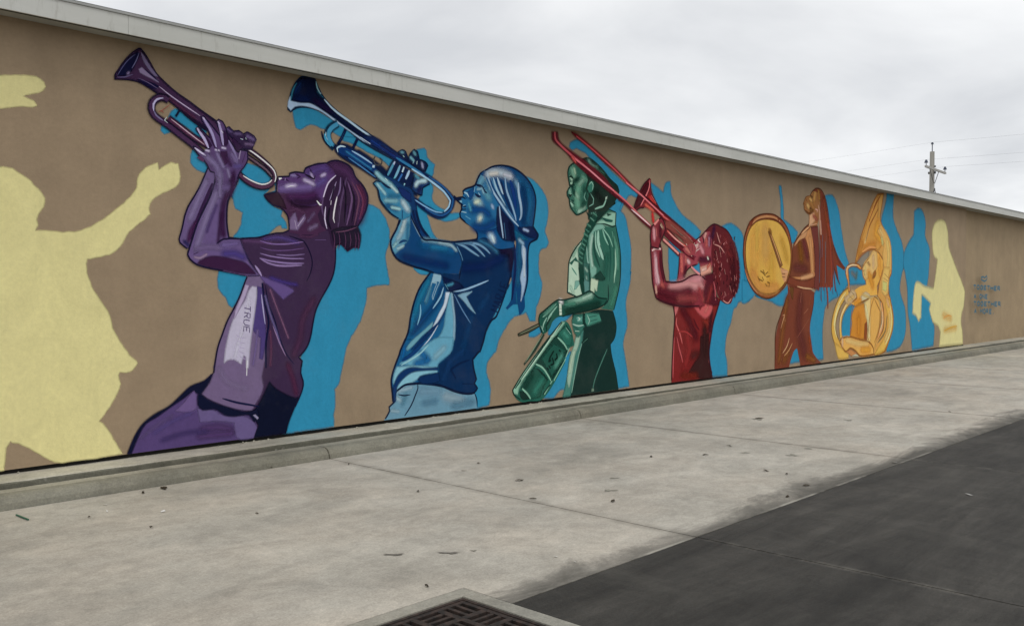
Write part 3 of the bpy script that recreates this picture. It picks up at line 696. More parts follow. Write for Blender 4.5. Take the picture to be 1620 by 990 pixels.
  ('S','#9fbfc8',25,0.35,[7985,2874,8015,2844]),
  ('S','#7ba6bc',25,0.35,[7926,2943,7911,2878]),
  ('P','#6f9fb4',[7621,2773,7693,2778,7707,2737,7664,2724],14),
  ('S','#0a1c40',25,0.35,[7700,2726,7721,2696,7779,2690]),
  ('S','#0a1430',37,0.35,[7692,2648,7779,2658]),
  ('S','#7aa8bc',25,0.35,[7721,2696,7765,2710]),
  ('S','#9fc0c8',25,0.35,[7692,2622,7779,2616]),
  ('S','#5f98b0',25,0.35,[7764,2574,7852,2537]),
  ('S','#08152f',24,0.7,[7764,2500,7678,2553,7669,2599,7700,2653,7693,2715,7635,2748,7600,2776,7721,2801,7765,2783]),
  ('S','#08152f',25,0.7,[7736,2833,7722,2874,7765,2904,7926,2962,7971,3042,8023,3116,8106,3161]),
  ('P','#0e1838',[8320,2715,8414,2722,8638,2537,8670,2317,8446,2308,8320,2433],37),
  ('S','#8ca4bc',29,0.4,[8359,2740,8375,2610,8406,2459,8430,2329]),
  ('S','#3c6686',26,0.35,[8446,2527,8477,2320]),
  ('A','#0a1030',80,0.9,[8557,2511,8605,2326])]),
 ('headscarf',None,[('P','#0b3a66',[8016,3104,8106,3166,8228,3221,8383,3253,8573,3250,8752,3200,8900,3114,9001,3009,9052,2878,9035,2695,9002,2512,9104,2403,9087,2357,9070,2350,8934,2283,8901,2146,8901,1943,8893,1763,8835,1594,8835,1425,8736,1337,8703,1483,8621,1483,8509,1418,8477,1441,8573,1539,8589,1716,8589,1894,8670,2262,8638,2427,8638,2504,8446,2658,8320,2780,8228,2903,8151,3047],0),
  ('A','#145a84',165,0.8,[8884,2977,8934,2824,8884,2596]),
  ('A','#1a5a86',122,0.6,[8702,3140,8867,3021]),
  ('A','#a6b4be',117,0.95,[8151,3112,8228,3151,8414,3158,8557,3127]),
  ('A','#c3bfb8',58,0.9,[8197,3127,8320,3149]),
  ('A','#b6b9c4',53,0.9,[8446,3144,8573,3129]),
  ('A','#7296b0',81,0.8,[8670,3071,8703,3007]),
  ('S','#8aa6bc',34,0.3,[8151,3090,8228,2936,8383,2774,8573,2600,8719,2497]),
  ('S','#3f6c90',31,0.3,[8197,3094,8289,2951,8446,2767,8638,2582]),
  ('S','#86a8bc',39,0.3,[8243,3088,8320,2932,8477,2737]),
  ('S','#9ab2c2',37,0.3,[8320,3095,8367,3001,8430,2887]),
  ('S','#7d9cb6',35,0.3,[8462,3108,8493,2946,8573,2798,8654,2627,8670,2561]),
  ('S','#8fa9be',43,0.3,[8711,3063,8719,2931,8768,2745,8768,2634,8735,2576]),
  ('S','#0a2248',40,0.3,[8383,3068,8477,2857,8605,2646]),
  ('S','#0a2f6a',67,0.3,[8557,3083,8621,2923,8670,2717]),
  ('S','#0a2044',34,0.3,[8289,2919,8509,2706]),
  ('S','#28557c',26,0.3,[8106,3097,8182,2986,8258,2863]),
  ('A','#05305c',109,0.7,[8817,2994,8851,2773,8818,2547]),
  ('P','#0a1a40',[8703,2485,8801,2479,8985,2500,9104,2403,9053,2350,8901,2372,8735,2431],38),
  ('A','#8fa4c4',41,1,[8818,2463,8901,2445]),
  ('P','#0e5070',[8638,2449,8801,2378,8901,2327,8686,2318],27),
  ('A','#1d5a7e',95,0.7,[8735,2364,8735,2097,8703,1762]),
  ('P','#8fa6be',[8785,2266,8851,2212,8851,1987,8859,1808,8818,1650,8760,1516,8777,1717,8752,1829,8801,2009,8777,2154],27),
  ('A','#bcc8d8',33,0.8,[8818,2211,8826,1852]),
  ('A','#86a8c0',54,0.9,[8735,2320,8801,2278]),
  ('S','#0a1a44',40,0.5,[8638,2260,8654,1983,8621,1717,8589,1539]),
  ('S','#125a78',40,0.35,[8670,1650,8686,1494]),
  ('S','#08152f',27,0.7,[8106,3161,8228,3219,8383,3252,8573,3250,8752,3200,8900,3114,9001,3009,9052,2878,9035,2695,8998,2512,9104,2403,9078,2351,8934,2283,8898,2146,8898,1943,8885,1763,8826,1594])]),
 ('arm',None,[('P','#0c3260',[6877,2718,6980,2686,6993,2547,7058,2411,7151,2306,7245,2259,7084,2262,6928,2444,6864,2589],0),
  ('S','#081838',39,0.6,[6961,2665,6993,2518,7058,2391,7191,2267]),
  ('S','#0a1c40',34,0.5,[6903,2710,6941,2515,7032,2350]),
  ('P','#0c3a66',[6416,2780,6440,2676,6512,2595,6611,2524,6729,2482,6685,2373,6591,2223,6603,2136,6646,2059,6721,2003,6900,1948,7083,1911,7244,1873,7648,1859,7698,2016,7634,2150,7535,2240,7382,2249,7218,2258,7084,2262,6992,2368,6889,2531,6877,2639,6825,2704,6749,2767,6649,2876,6404,2855],32),
  ('A','#0f5080',142,0.9,[7084,2202,7327,2181,7549,2147]),
  ('A','#1a6a94',83,0.8,[7218,2177,7437,2174]),
  ('A','#06265a',116,0.7,[6798,2044,7084,2002,7437,1959]),
  ('P','#4f86a0',[6761,2504,6876,2550,6876,2442,6862,2283,6824,2222,6747,2150,6659,2079,6609,2136,6603,2223,6685,2363],31),
  ('A','#8aa8b4',67,0.95,[6812,2507,6773,2367,6697,2246]),
  ('A','#a4b8bc',45,0.9,[6799,2457,6748,2337]),
  ('A','#6f9cac',55,0.9,[6647,2186,6722,2218]),
  ('A','#2a6a8c',56,0.7,[6850,2420,6837,2262]),
  ('A','#86b0b4',33,0.9,[6634,2156,6672,2197]),
  ('S','#103860',29,0.3,[6709,2198,6773,2230,6837,2232]),
  ('A','#8fb0b8',40,1,[6697,2139,6773,2171]),
  ('S','#7794aa',27,0.4,[6889,2521,6953,2416,7032,2300,7084,2262]),
  ('A','#6e98ac',59,0.9,[7084,2257,7272,2245,7493,2218]),
  ('A','#8ba8b4',42,0.9,[7327,2237,7521,2208,7606,2149]),
  ('S','#08152f',24,0.8,[6404,2817,6440,2676,6512,2595,6611,2524,6729,2482,6685,2373,6593,2223,6603,2136,6646,2059,6721,2003,6900,1948,7083,1911,7244,1873]),
  ('S','#08152f',22,0.5,[6774,2583,6748,2493,6698,2393]),
  ('S','#08152f',23,0.6,[6876,2540,6992,2368,7084,2262,7218,2258,7382,2249,7535,2240])]),
 ('trumpet',None,[('P','#0b2038',[5435,3884,5593,3880,5636,3797,5700,3708,5831,3610,6032,3509,6124,3475,6358,3373,6713,3227,6956,3120,6904,3056,6466,3186,6169,3294,5998,3394,5830,3464,5677,3533,5549,3556,5433,3552,5361,3533,5289,3483,5248,3508,5264,3615,5301,3725,5352,3813],0),
  ('P','#9db4cc',[5285,3653,5295,3602,5413,3602,5528,3610,5678,3560,5830,3491,5998,3412,6170,3341,6358,3269,6216,3300,5998,3399,5830,3468,5677,3542,5549,3569,5434,3574,5340,3552,5289,3505,5254,3535,5259,3588],14),
  ('P','#07102e',[5435,3862,5352,3786,5316,3702,5305,3612,5413,3607,5539,3625,5678,3579,5830,3514,6009,3423,6170,3350,6406,3256,6589,3199,6651,3245,6323,3350,6124,3438,5976,3511,5809,3597,5700,3672,5635,3698,5593,3745,5583,3842,5572,3876],28),
  ('A','#0a2452',77,0.9,[5352,3716,5404,3795]),
  ('A','#0a1c4a',68,0.7,[5372,3640,5486,3657]),
  ('A','#1a1034',70,0.8,[5592,3647,5765,3573]),
  ('A','#0d2a68',65,1,[6263,3334,6466,3253,6651,3196]),
  ('S','#86aebb',18,0.35,[5599,3854,5614,3785,5657,3728]),
  ('S','#a4bcd4',27,0.4,[5700,3681,5787,3612,5875,3561,6032,3491,6170,3425,6346,3353]),
  ('S','#a4bcd4',12,0.35,[5657,3746,5662,3729]),
  ('S','#2a6a80',19,0.35,[5289,3601,5316,3719,5362,3797]),
  ('S','#1a5a70',22,0.35,[5614,3749,5689,3697]),
  ('P','#0a1c44',[6170,3341,6358,3373,6701,3221,6853,3149,7074,3057,7301,2962,7494,2856,7593,2771,7564,2665,7438,2544,7300,2515,7165,2558,6941,2683,6903,2750,6942,2753,7112,2665,7192,2640,7300,2597,7424,2605,7494,2681,7494,2743,7411,2839,7166,2950,6904,3066,6601,3172,6322,3274],32),
  ('A','#0f2f70',55,0.9,[6322,3322,6601,3210,6776,3132]),
  ('S','#0e1440',44,0.35,[6454,3280,6676,3189]),
  ('S','#b3bfd8',21,0.4,[6170,3341,6310,3283]),
  ('S','#2a6a94',34,0.4,[6675,3170,6904,3085,7100,3005]),
  ('S','#8fb4cc',28,0.5,[6904,3066,7113,2986,7247,2927,7411,2839,7508,2744,7487,2670,7410,2604]),
  ('S','#1d4a7a',31,0.6,[7166,3001,7411,2890,7557,2768,7522,2642,7383,2561,7246,2573,7112,2625]),
  ('S','#6f9cc0',19,0.5,[6929,2722,7112,2645,7273,2595,7383,2592]),
  ('S','#0a1430',41,0.9,[7565,2799,7621,2767,7693,2783]),
  ('S','#0b2840',91,0.9,[5874,3451,5786,3394,5741,3325,5763,3237,5828,3181]),
  ('S','#3f86a8',50,0.9,[5874,3447,5786,3385,5752,3317,5774,3247,5818,3198]),
  ('S','#9fc0cc',18,0.35,[5720,3340,5714,3294,5763,3219]),
  ('S','#0b1830',24,0.5,[5665,3343,5681,3281,5730,3215,5817,3184]),
  ('S','#3a88a8',30,0.35,[5698,3320,5719,3259,5784,3194]),
  ('S','#0a1638',37,1,[5975,3400,5930,3312,5873,3227]),
  ('S','#0a1638',35,1,[6141,3328,6100,3258,6065,3198]),
  ('S','#204878',10,0.35,[5958,3370,5907,3272]),
  ('P','#0a1836',[5818,3207,5896,3239,5997,3241,6123,3195,6157,3199,6369,3109,6526,3019,6699,2861,6903,2839,6994,2756,6775,2808,6600,2852,6428,2886,6168,2994,5917,3090,5839,3145],30),
  ('P','#0c2e62',[5873,3204,5940,3212,6076,3181,6333,3077,6405,2998,6369,2938,6168,3022,5940,3110,5884,3141],29),
  ('A','#2a6a98',31,0.9,[5985,3161,6168,3079,6321,3009]),
  ('S','#84a6c4',21,0.4,[6054,3178,6192,3128,6333,3067]),
  ('S','#061030',25,0.4,[5962,3113,6168,3032,6381,2948]),
  ('S','#a8c0d8',20,0.35,[5873,3140,5862,3184,5907,3212,5974,3211]),
  ('S','#3a6a98',19,0.35,[6008,3099,6191,3015,6380,2920]),
  ('P','#9fb8c8',[6339,3054,6371,3052,6363,3023,6333,3025],8),
  ('S','#3a3a3c',16,1,[6375,3152,6351,3112,6369,3071,6417,3057,6466,3081,6472,3120,6442,3140]),
  ('P','#0a1a3c',[6625,3135,6700,3114,6955,3021,6890,2828,6775,2828,6538,2934,6526,2981],31),
  ('S','#4a86a0',33,0.6,[6650,3119,6600,3036,6551,2954]),
  ('S','#a9b4d4',33,0.6,[6657,3124,6638,3088]),
  ('S','#6a9cb4',33,0.6,[6732,3088,6700,3017,6650,2934]),
  ('S','#a9c2d4',34,0.6,[6791,3074,6763,3013]),
  ('S','#31609c',38,0.6,[6763,2993,6699,2900]),
  ('S','#98b4cc',34,0.6,[6871,3043,6839,2981,6814,2939]),
  ('S','#8fc0c8',29,0.6,[6801,2889,6781,2848]),
  ('S','#5aa0b0',29,0.6,[6662,2955,6637,2924]),
  ('S','#0a1230',45,0.6,[6955,3011,6903,2878])]),
 ('hand',None,[('P','#0b1a3a',[6701,3231,6764,3267,6815,3253,6853,3169,6879,3231,6943,3292,6995,3273,7021,3186,7114,3166,7153,3130,7113,3056,7034,3068,6853,3149],0),
  ('S','#08152f',18,1,[6701,3231,6764,3267,6815,3253,6853,3169,6879,3231,6943,3292,6995,3273,7021,3186,7114,3166,7153,3130,7113,3056,7034,3068,6853,3149,6701,3231]),
  ('A','#5a8a9c',38,0.9,[6751,3241,6776,3239]),
  ('S','#a8d0d4',22,0.35,[6776,3205,6795,3187]),
  ('A','#5f94a4',45,0.9,[6943,3257,6956,3239]),
  ('A','#6fa4b4',41,0.9,[6891,3193,6930,3167]),
  ('A','#8f94b4',41,0.9,[7061,3141,7074,3102]),
  ('S','#b4ccd4',23,0.35,[6988,3163,6982,3123]),
  ('S','#8fb4bc',18,0.35,[6943,3168,6923,3127]),
  ('P','#13305a',[6942,2990,7034,2979,7166,2940,7180,2916,7073,2862,7059,2771,6955,2793,6903,2839],32),
  ('S','#08152f',16,1,[6942,2990,7034,2979,7166,2940,7180,2916,7073,2862,7059,2771,6955,2793,6903,2839,6942,2990]),
  ('A','#a8c4cc',57,1,[6968,2884,7007,2927,7113,2946]),
  ('A','#4a8498',51,0.9,[6968,2993,7007,2966]),
  ('A','#1a2048',57,0.9,[7007,2817,7033,2849]),
  ('P','#10305a',[6489,2949,6600,2940,6775,2867,6903,2829,6942,2743,6980,2586,6851,2598,6699,2822],31),
  ('P','#2f7292',[6369,2985,6429,2981,6477,2948,6575,2899,6674,2830,6749,2748,6825,2695,6889,2620,6876,2521,6774,2475,6710,2481,6598,2533,6512,2605,6440,2686,6416,2780,6344,2850,6380,2877,6453,2878,6526,2827,6575,2812,6489,2882,6405,2941],31),
  ('S','#08152f',17,0.8,[6710,2481,6598,2533,6512,2605,6440,2686,6416,2780,6344,2850,6380,2877,6453,2878]),
  ('A','#86b2bc',54,1,[6393,2968,6465,2918,6600,2852]),
  ('A','#a8c4c4',44,0.9,[6600,2843,6687,2782]),
  ('A','#8ab4bc',43,1,[6404,2846,6464,2793,6513,2749]),
  ('A','#7fb0b8',66,0.8,[6525,2673,6674,2684]),
  ('A','#1a527c',66,0.9,[6549,2617,6673,2586]),
  ('A','#8fb8bc',40,1,[6611,2602,6723,2590]),
  ('A','#a4bcc4',78,0.95,[6774,2671,6838,2597]),
  ('A','#2a6688',66,0.6,[6574,2725,6699,2734]),
  ('P','#14285a',[6699,2832,6775,2828,6890,2778,6890,2679,6825,2704,6749,2748],31),
  ('S','#0a1838',24,0.4,[6453,2878,6526,2837,6599,2814]),
  ('S','#b8ccd4',22,0.35,[6514,2922,6550,2897]),
  ('S','#10284e',27,0.4,[6761,2582,6761,2484])])]),
('painted_trumpeter','painted purple trumpeter leaning back with a raised trumpet,TRUE lettered on the shirt',2,[
 ('trousers',None,[('P','#4b3b66',[3569,193,3597,271,3648,372,3712,451,3821,522,3961,588,4062,664,4173,756,4313,799,4384,860,4420,849,4437,740,4508,651,4786,492,4900,430,4917,195,4237,194],0),
  ('P','#0d1028',[3565,197,3597,271,3648,372,3712,455,3821,530,3961,592,4062,672,4173,760,4313,803,4402,867,4392,776,4294,669,4225,687,4199,713,4121,659,3978,579,3845,500,3740,448,3684,368,3636,269,3604,193],22),
  ('P','#5f4d78',[4019,539,4087,589,4147,657,4207,708,4233,674,4232,543,4180,516,4069,526],23),
  ('P','#5c4f78',[4241,543,4381,521,4506,451,4728,421,4842,349,4880,285,4840,195,4689,195,4633,253,4625,364,4461,397,4266,409],25),
  ('A','#4a3560',78,0.9,[4291,341,4460,339,4578,310]),
  ('A','#4a3560',69,0.9,[4265,270,4415,269,4597,265]),
  ('A','#53457a',49,0.6,[3820,353,3985,438,4171,500]),
  ('A','#5a4a74',40,0.5,[3699,328,3837,422,3985,494]),
  ('A','#3f3260',58,0.6,[3900,280,4110,320,4326,312])]),
 ('shirt',None,[('P','#362540',[4695,2168,4798,2179,4913,2190,4991,2214,5109,2241,5189,2249,5260,2279,5394,2277,5499,2273,5638,2320,5736,2307,5796,2218,5834,2128,5831,1963,5804,1834,5743,1714,5655,1586,5601,1496,5570,1424,5541,1308,5519,1200,5481,1094,5428,1024,5365,969,5409,927,5398,869,5406,918,5390,803,5418,720,5417,658,5383,571,5320,460,5268,358,5232,274,5211,195,4840,195,4880,294,4842,375,4766,451,4598,509,4435,574,4338,624,4285,670,4370,774,4411,866,4434,972,4416,915,4430,989,4458,1120,4504,1235,4559,1366,4634,1491,4700,1616,4748,1735,4776,1794,4910,1809,4834,1906,4769,2006],0),
  ('A','#472a45',87,0.8,[5548,1560,5420,1364,5387,1169,5314,1003]),
  ('A','#4a2440',67,0.8,[5241,892,5301,737,5332,602]),
  ('P','#665676',[4776,1794,4910,1809,4968,1771,4948,1736,4947,1607,4975,1391,4983,1175,4972,959,4972,959,4932,789,4949,702,4921,618,4843,504,4823,463,4598,509,4444,574,4338,632,4285,670,4370,774,4411,866,4434,972,4416,915,4430,989,4458,1120,4504,1235,4559,1366,4634,1491,4700,1616,4748,1735],25),
  ('A','#7a6a8c',70,0.6,[4465,904,4555,773,4740,692]),
  ('P','#43366a',[4890,1701,4943,1684,4966,1478,4984,1218,4978,1132,4943,970,4909,980,4925,1186,4877,1222,4830,1292,4870,1522],26),
  ('A','#6b5a88',36,0.8,[4887,1256,4866,1085,4836,924]),
  ('P','#aaa4b8',[4756,1565,4794,1658,4833,1701,4880,1693,4880,1607,4849,1394,4819,1207,4799,1054,4784,893,4760,895,4756,1005,4733,1023,4704,936,4630,987,4556,982,4520,955,4534,1067,4567,1216,4614,1357,4680,1465],25),
  ('A','#c0bccb',45,0.75,[4794,1582,4754,1379,4678,1144,4639,1011]),
  ('P','#9d8fac',[4757,1718,4795,1709,4756,1608,4699,1498,4633,1381,4643,1457,4700,1583],16),
  ('S','#d2cedb',13,0.6,[4770,970,4764,818]),
  ('S','#9d93ae',8,0.35,[4650,1230,4697,1194,4753,1192]),
  ('S','#9d93ae',8,0.35,[4659,1179,4696,1148,4753,1140]),
  ('S','#9d93ae',8,0.35,[4668,1128,4696,1101,4752,1087]),
  ('S','#9d93ae',8,0.35,[4677,1077,4696,1055,4752,1034]),
  ('S','#9d93ae',8,0.35,[4686,1026,4695,1008,4751,982]),
  ('S','#0f1030',22,0.8,[4944,1736,4976,1521,5014,1347,4983,1132,4981,881]),
  ('S','#0f1030',15,0.3,[4977,1719,5015,1529,5083,1363,5142,1178,5221,1008,5313,897]),
  ('A','#5d5480',28,0.9,[4977,1607,5034,1416,5102,1249,5141,1125]),
  ('A','#6a4a66',28,0.9,[5036,1667,5114,1476,5183,1317,5243,1174]),
  ('S','#7d6688',13,0.35,[5063,1303,5141,1125,5211,990]),
  ('S','#9a93b4',14,0.35,[4933,1624,4956,1452,4975,1322]),
  ('A','#5a3550',32,0.8,[5033,1251,5042,1077,5031,904]),
  ('P','#584678',[4920,1804,4968,1792,5126,1755,5308,1668,5307,1650,5185,1571,5125,1624,5046,1693,4968,1745],26),
  ('A','#3f3070',47,0.8,[5047,1789,5186,1746,5339,1721]),
  ('A','#4b3a72',56,0.8,[4971,2171,5129,2199,5270,2178,5352,2155]),
  ('A','#54395f',45,0.8,[4751,2149,4893,2146,5049,2135]),
  ('S','#70588a',15,0.35,[4922,2156,5049,2131,5249,2138,5440,2168]),
  ('S','#573f6a',13,0.35,[4922,2091,5049,2066,5249,2072,5440,2101]),
  ('S','#7e6896',14,0.35,[4921,2032,5048,2005,5248,1989,5439,1992]),
  ('S','#7d6896',18,0.35,[4921,1984,5048,1957,5248,1940,5439,1943]),
  ('S','#7b6690',22,0.35,[4916,1984,5008,1939,5147,1912,5413,1922]),
  ('S','#6b5880',15,0.35,[5108,2024,5269,2020,5445,2038]),
  ('S','#8f7da5',24,0.35,[4863,1910,4901,1864,4939,1805]),
  ('S','#5f4a76',15,0.35,[5573,2191,5713,2197]),
  ('S','#15102a',15,0.5,[5260,2218,5373,2192,5440,2168,5508,2063,5539,1956,5517,1848,5469,1757]),
  ('S','#1d1530',15,0.35,[5260,2279,5394,2246,5499,2233,5638,2316]),
  ('A','#4a2c4a',39,0.8,[5394,2228,5499,2219,5605,2255]),
  ('P','#0a0f24',[5020,740,5069,684,5158,624,5321,549,5362,555,5320,460,5268,358,5232,274,5211,195,4840,195,4890,310,4851,374,4823,437,4901,533,4970,648],26),
  ('P','#0c1028',[4285,670,4338,624,4435,574,4598,509,4766,460,4881,483,4900,412,4842,349,4785,424,4709,431,4626,427,4525,449,4444,507,4381,521,4293,521,4245,575,4246,673],25),
  ('S','#0d1234',20,0.4,[4499,615,4645,564,4805,524,4901,499]),
  ('P','#7d7894',[4828,420,4857,425,4895,387,4880,371],9),
  ('S','#15102a',17,0.8,[4695,2168,4798,2179,4913,2190,4991,2214,5109,2241,5189,2249,5260,2279]),
  ('S','#15102a',19,0.8,[5812,2201,5834,2128,5831,1963,5804,1834,5743,1714,5655,1586,5601,1496,5570,1424,5541,1308,5519,1200,5481,1094,5428,1024,5365,969,5409,927,5398,869,5406,918,5390,803,5418,720,5417,658,5383,571,5320,460]),
  ('S','#15102a',17,0.8,[4695,2168,4769,2006,4834,1906,4910,1809]),
  ('S','#15102a',17,0.8,[4776,1794,4748,1735,4700,1616,4634,1491,4559,1366,4504,1235,4458,1120,4430,989,4416,915,4411,866]),
  ('S','#15102a',16,0.8,[4428,1864,4609,1834,4777,1809,4910,1809]),
  ('S','#4b3f62',9,1,[4810,1499,4808,1449]),
  ('S','#4b3f62',9,1,[4809,1474,4743,1488]),
  ('S','#4b3f62',9,1,[4741,1444,4807,1430,4805,1390,4788,1389,4772,1397,4774,1437]),
  ('S','#4b3f62',9,1,[4773,1417,4738,1395]),
  ('S','#4b3f62',9,1,[4803,1361,4751,1373,4737,1361,4736,1341,4748,1323,4801,1311]),
  ('S','#4b3f62',9,1,[4798,1242,4800,1292,4734,1307,4732,1258]),
  ('S','#4b3f62',9,1,[4767,1300,4765,1260])]),
 ('neck',None,[('P','#3f2440',[5142,2660,4974,2630,4993,2589,5072,2525,5161,2505,5231,2449,5256,2371,5260,2257,5394,2241,5562,2253,5714,2297,5715,2560,5608,2688],0),
  ('P','#2a1626',[4969,2612,5033,2647,5132,2660,5192,2577,5231,2492,5171,2506,5072,2525,4998,2580],26),
  ('A','#1f1222',87,0.9,[5293,2584,5417,2549,5586,2605]),
  ('A','#4d2f4c',48,0.8,[5262,2477,5354,2500,5447,2462]),
  ('P','#6c5a7c',[5271,2390,5333,2464,5364,2359,5395,2397,5447,2453,5458,2409,5394,2326,5363,2284,5271,2288],27),
  ('S','#b6aabf',11,0.35,[5328,2384,5348,2297]),
  ('S','#b6aabf',15,0.35,[5363,2324,5437,2417]),
  ('A','#6a5878',49,0.9,[5510,2305,5595,2345]),
  ('A','#5d4a6c',39,0.7,[5489,2384,5564,2469]),
  ('S','#15102a',15,0.8,[5122,2659,4974,2617,4998,2580,5072,2525,5161,2501,5236,2440,5256,2371,5260,2279])]),
 ('head',None,[('P','#4c3262',[5123,2789,5143,2817,5264,2828,5274,2855,5336,2877,5440,2879,5461,2926,5524,2959,5610,2990,5718,3010,5784,3039,5894,3041,5827,2842,5716,2687,5607,2562,5458,2543,5313,2568,5263,2652,5132,2655,5128,2746],0),
  ('A','#42204a',96,0.9,[5273,2627,5417,2629,5565,2658]),
  ('A','#2b1630',78,0.9,[5334,2570,5480,2571,5607,2607]),
  ('A','#6c578c',86,0.9,[5162,2697,5314,2718,5523,2744]),
  ('A','#503c74',99,0.8,[5503,2876,5631,2942,5739,2962]),
  ('A','#5a4a86',79,0.7,[5608,2778,5695,2831]),
  ('A','#a495b8',47,1,[5233,2724,5274,2737,5335,2742]),
  ('S','#e0d8e6',9,0.35,[5243,2719,5284,2733,5325,2735]),
  ('A','#a294b6',49,1,[5450,2809,5502,2796,5555,2774]),
  ('S','#cfc5d8',10,0.35,[5470,2793,5518,2788]),
  ('A','#a495b8',40,1,[5663,2873,5701,2890]),
  ('S','#cfc7da',15,0.35,[5300,2844,5325,2838]),
  ('A','#8070a0',38,0.8,[5295,2844,5336,2843]),
  ('A','#9c8cb0',34,0.9,[5529,2879,5561,2828]),
  ('S','#170e22',20,0.4,[5450,2871,5523,2842,5566,2828,5582,2866]),
  ('S','#1d0f28',21,0.4,[5493,2956,5545,2889]),
  ('S','#2b173a',19,0.4,[5336,2861,5398,2840,5356,2814]),
  ('S','#2b173a',15,0.4,[5173,2785,5233,2794,5264,2775]),
  ('S','#8a7aa2',17,0.35,[5218,2806,5213,2779]),
  ('P','#d8d0dc',[5138,2803,5168,2815,5178,2798,5148,2782],7),
  ('S','#15102a',19,0.8,[5110,2653,5118,2754,5138,2812,5264,2829,5269,2859,5336,2880,5440,2879,5461,2930,5524,2960,5610,2992,5718,3010])]),
 ('hair',None,[('P','#2c1a34',[5718,3005,5784,3039,5872,3050,5984,3027,6053,2983,6098,2894,6202,2810,6266,2692,6248,2568,6189,2451,6130,2364,6130,2307,6164,2262,6152,2120,6083,2127,5991,2078,5912,2149,5856,2147,5811,2100,5779,2163,5746,2289,5660,2339,5606,2463,5672,2566,5683,2685,5749,2808,5838,2898,5805,2950],0),
  ('A','#45294d',145,0.9,[5827,2989,5995,2931,6109,2774,6201,2640,6154,2449]),
  ('A','#522440',52,0.8,[6155,2796,6219,2670,6177,2498]),
  ('S','#b9adc6',17,0.35,[5844,2894,5749,2808,5700,2704,5672,2612]),
  ('S','#8d7da0',14,0.35,[5849,2826,5793,2693,5759,2618]),
  ('S','#cfc8d8',19,0.35,[5859,2671,5831,2568,5808,2429,5824,2384]),
  ('S','#b7abc4',16,0.35,[5710,2551,5698,2423,5725,2315]),
  ('S','#6d5a80',20,0.35,[5905,2877,5893,2738,5859,2662]),
  ('S','#4c3858',31,0.35,[5984,2884,5938,2723,5892,2535,5868,2332]),
  ('S','#5c4466',27,0.35,[5995,2839,6051,2676,6027,2526,5981,2365]),
  ('S','#58384e',25,0.35,[6052,2844,6143,2683,6119,2513,6084,2371]),
  ('S','#5e3048',21,0.35,[6109,2821,6201,2650,6154,2440]),
  ('S','#120b1c',20,0.35,[5938,2852,5971,2670,5947,2391]),
  ('S','#160c20',23,0.35,[6029,2814,6085,2641,6050,2397]),
  ('S','#0e0a1a',34,0.35,[5826,2778,5781,2638]),
  ('S','#140c1e',30,0.35,[5759,2545,5736,2398,5779,2309]),
  ('S','#160c20',24,0.35,[5892,2572,5869,2387]),
  ('S','#3d2c4e',21,0.35,[5993,2579,5970,2392]),
  ('S','#4f3a5c',24,0.35,[5683,2649,5661,2538,5682,2449]),
  ('S','#d9d0dc',18,0.35,[5597,2606,5639,2564,5661,2566]),
  ('S','#cbbfd2',20,0.35,[5781,2619,5775,2573]),
  ('P','#1c1426',[5779,2291,5868,2332,6130,2364,6176,2272,6152,2130,6077,2146,5991,2096,5923,2168,5823,2146],29),
  ('S','#4a2c48',12,0.35,[5807,2283,5823,2201,5809,2074]),
  ('S','#4a2c48',12,0.35,[5874,2286,5890,2204,5876,2098]),
  ('S','#4a2c48',12,0.35,[5952,2290,5969,2207,5955,2101]),
  ('S','#4a2c48',12,0.35,[6020,2293,6037,2210,6023,2125]),
  ('S','#4a2c48',12,0.35,[6089,2296,6106,2213,6092,2098]),
  ('S','#4a2c48',13,0.35,[6130,2298,6147,2214,6132,2099]),
  ('S','#5b3a52',13,0.35,[5835,2284,5992,2310,6118,2354]),
  ('S','#15102a',19,0.7,[5718,3007,5784,3039,5872,3053,5984,3029,6058,2984,6104,2895,6208,2810,6270,2692,6250,2563,6191,2451,6132,2364])]),
 ('arm',None,[('P','#5f4e76',[4365,2828,4312,2709,4276,2633,4215,2531,4163,2447,4128,2356,4110,2275,4088,2194,4071,2138,4079,2106,4151,2052,4177,2086,4212,2200,4256,2315,4318,2433,4389,2568,4444,2720,4445,2819],0),
  ('A','#77698f',67,0.9,[4346,2695,4258,2510,4179,2335]),
  ('S','#2a1438',42,0.6,[4417,2685,4345,2524,4274,2365,4229,2249,4194,2135]),
  ('A','#3d1c42',50,0.9,[4239,2298,4186,2215,4168,2134]),
  ('A','#2b2552',41,0.9,[4126,2116,4168,2077]),
  ('S','#15102a',16,0.8,[4365,2828,4312,2709,4276,2633,4215,2531,4163,2447,4128,2356,4110,2275,4088,2194,4071,2138,4079,2106,4151,2052]),
  ('P','#5d4b76',[4427,2834,4435,2720,4389,2568,4318,2425,4256,2299,4203,2151,4168,2045,4154,1996,4175,1957,4244,1906,4375,1872,4518,1853,4777,1811,4910,1813,4796,1939,4731,2072,4695,2163,4580,2175,4562,2283,4559,2399,4573,2524,4615,2611,4681,2741,4709,2828],24),
  ('A','#75678d',77,0.9,[4507,2775,4452,2598,4361,2387,4281,2179,4245,2064]),
  ('A','#34183c',70,0.95,[4635,2804,4579,2633,4523,2479,4512,2313,4521,2198]),
  ('A','#34183c',43,0.7,[4504,2395,4476,2212,4466,2129]),
  ('A','#4a3868',34,0.7,[4451,2474,4387,2323,4351,2223]),
  ('A','#6b5a82',68,0.8,[4254,2056,4359,2076,4474,2072]),
  ('A','#69588a',61,0.8,[4520,2098,4667,2120]),
  ('A','#453876',79,0.9,[4537,2016,4647,2019,4731,1988]),
  ('P','#331a38',[4279,1947,4393,1987,4519,1982,4638,1960,4759,1929,4872,1825,4702,1831,4518,1862,4375,1880,4253,1914],24),
  ('A','#8a7490',29,0.9,[4227,1974,4279,1967,4341,2002]),
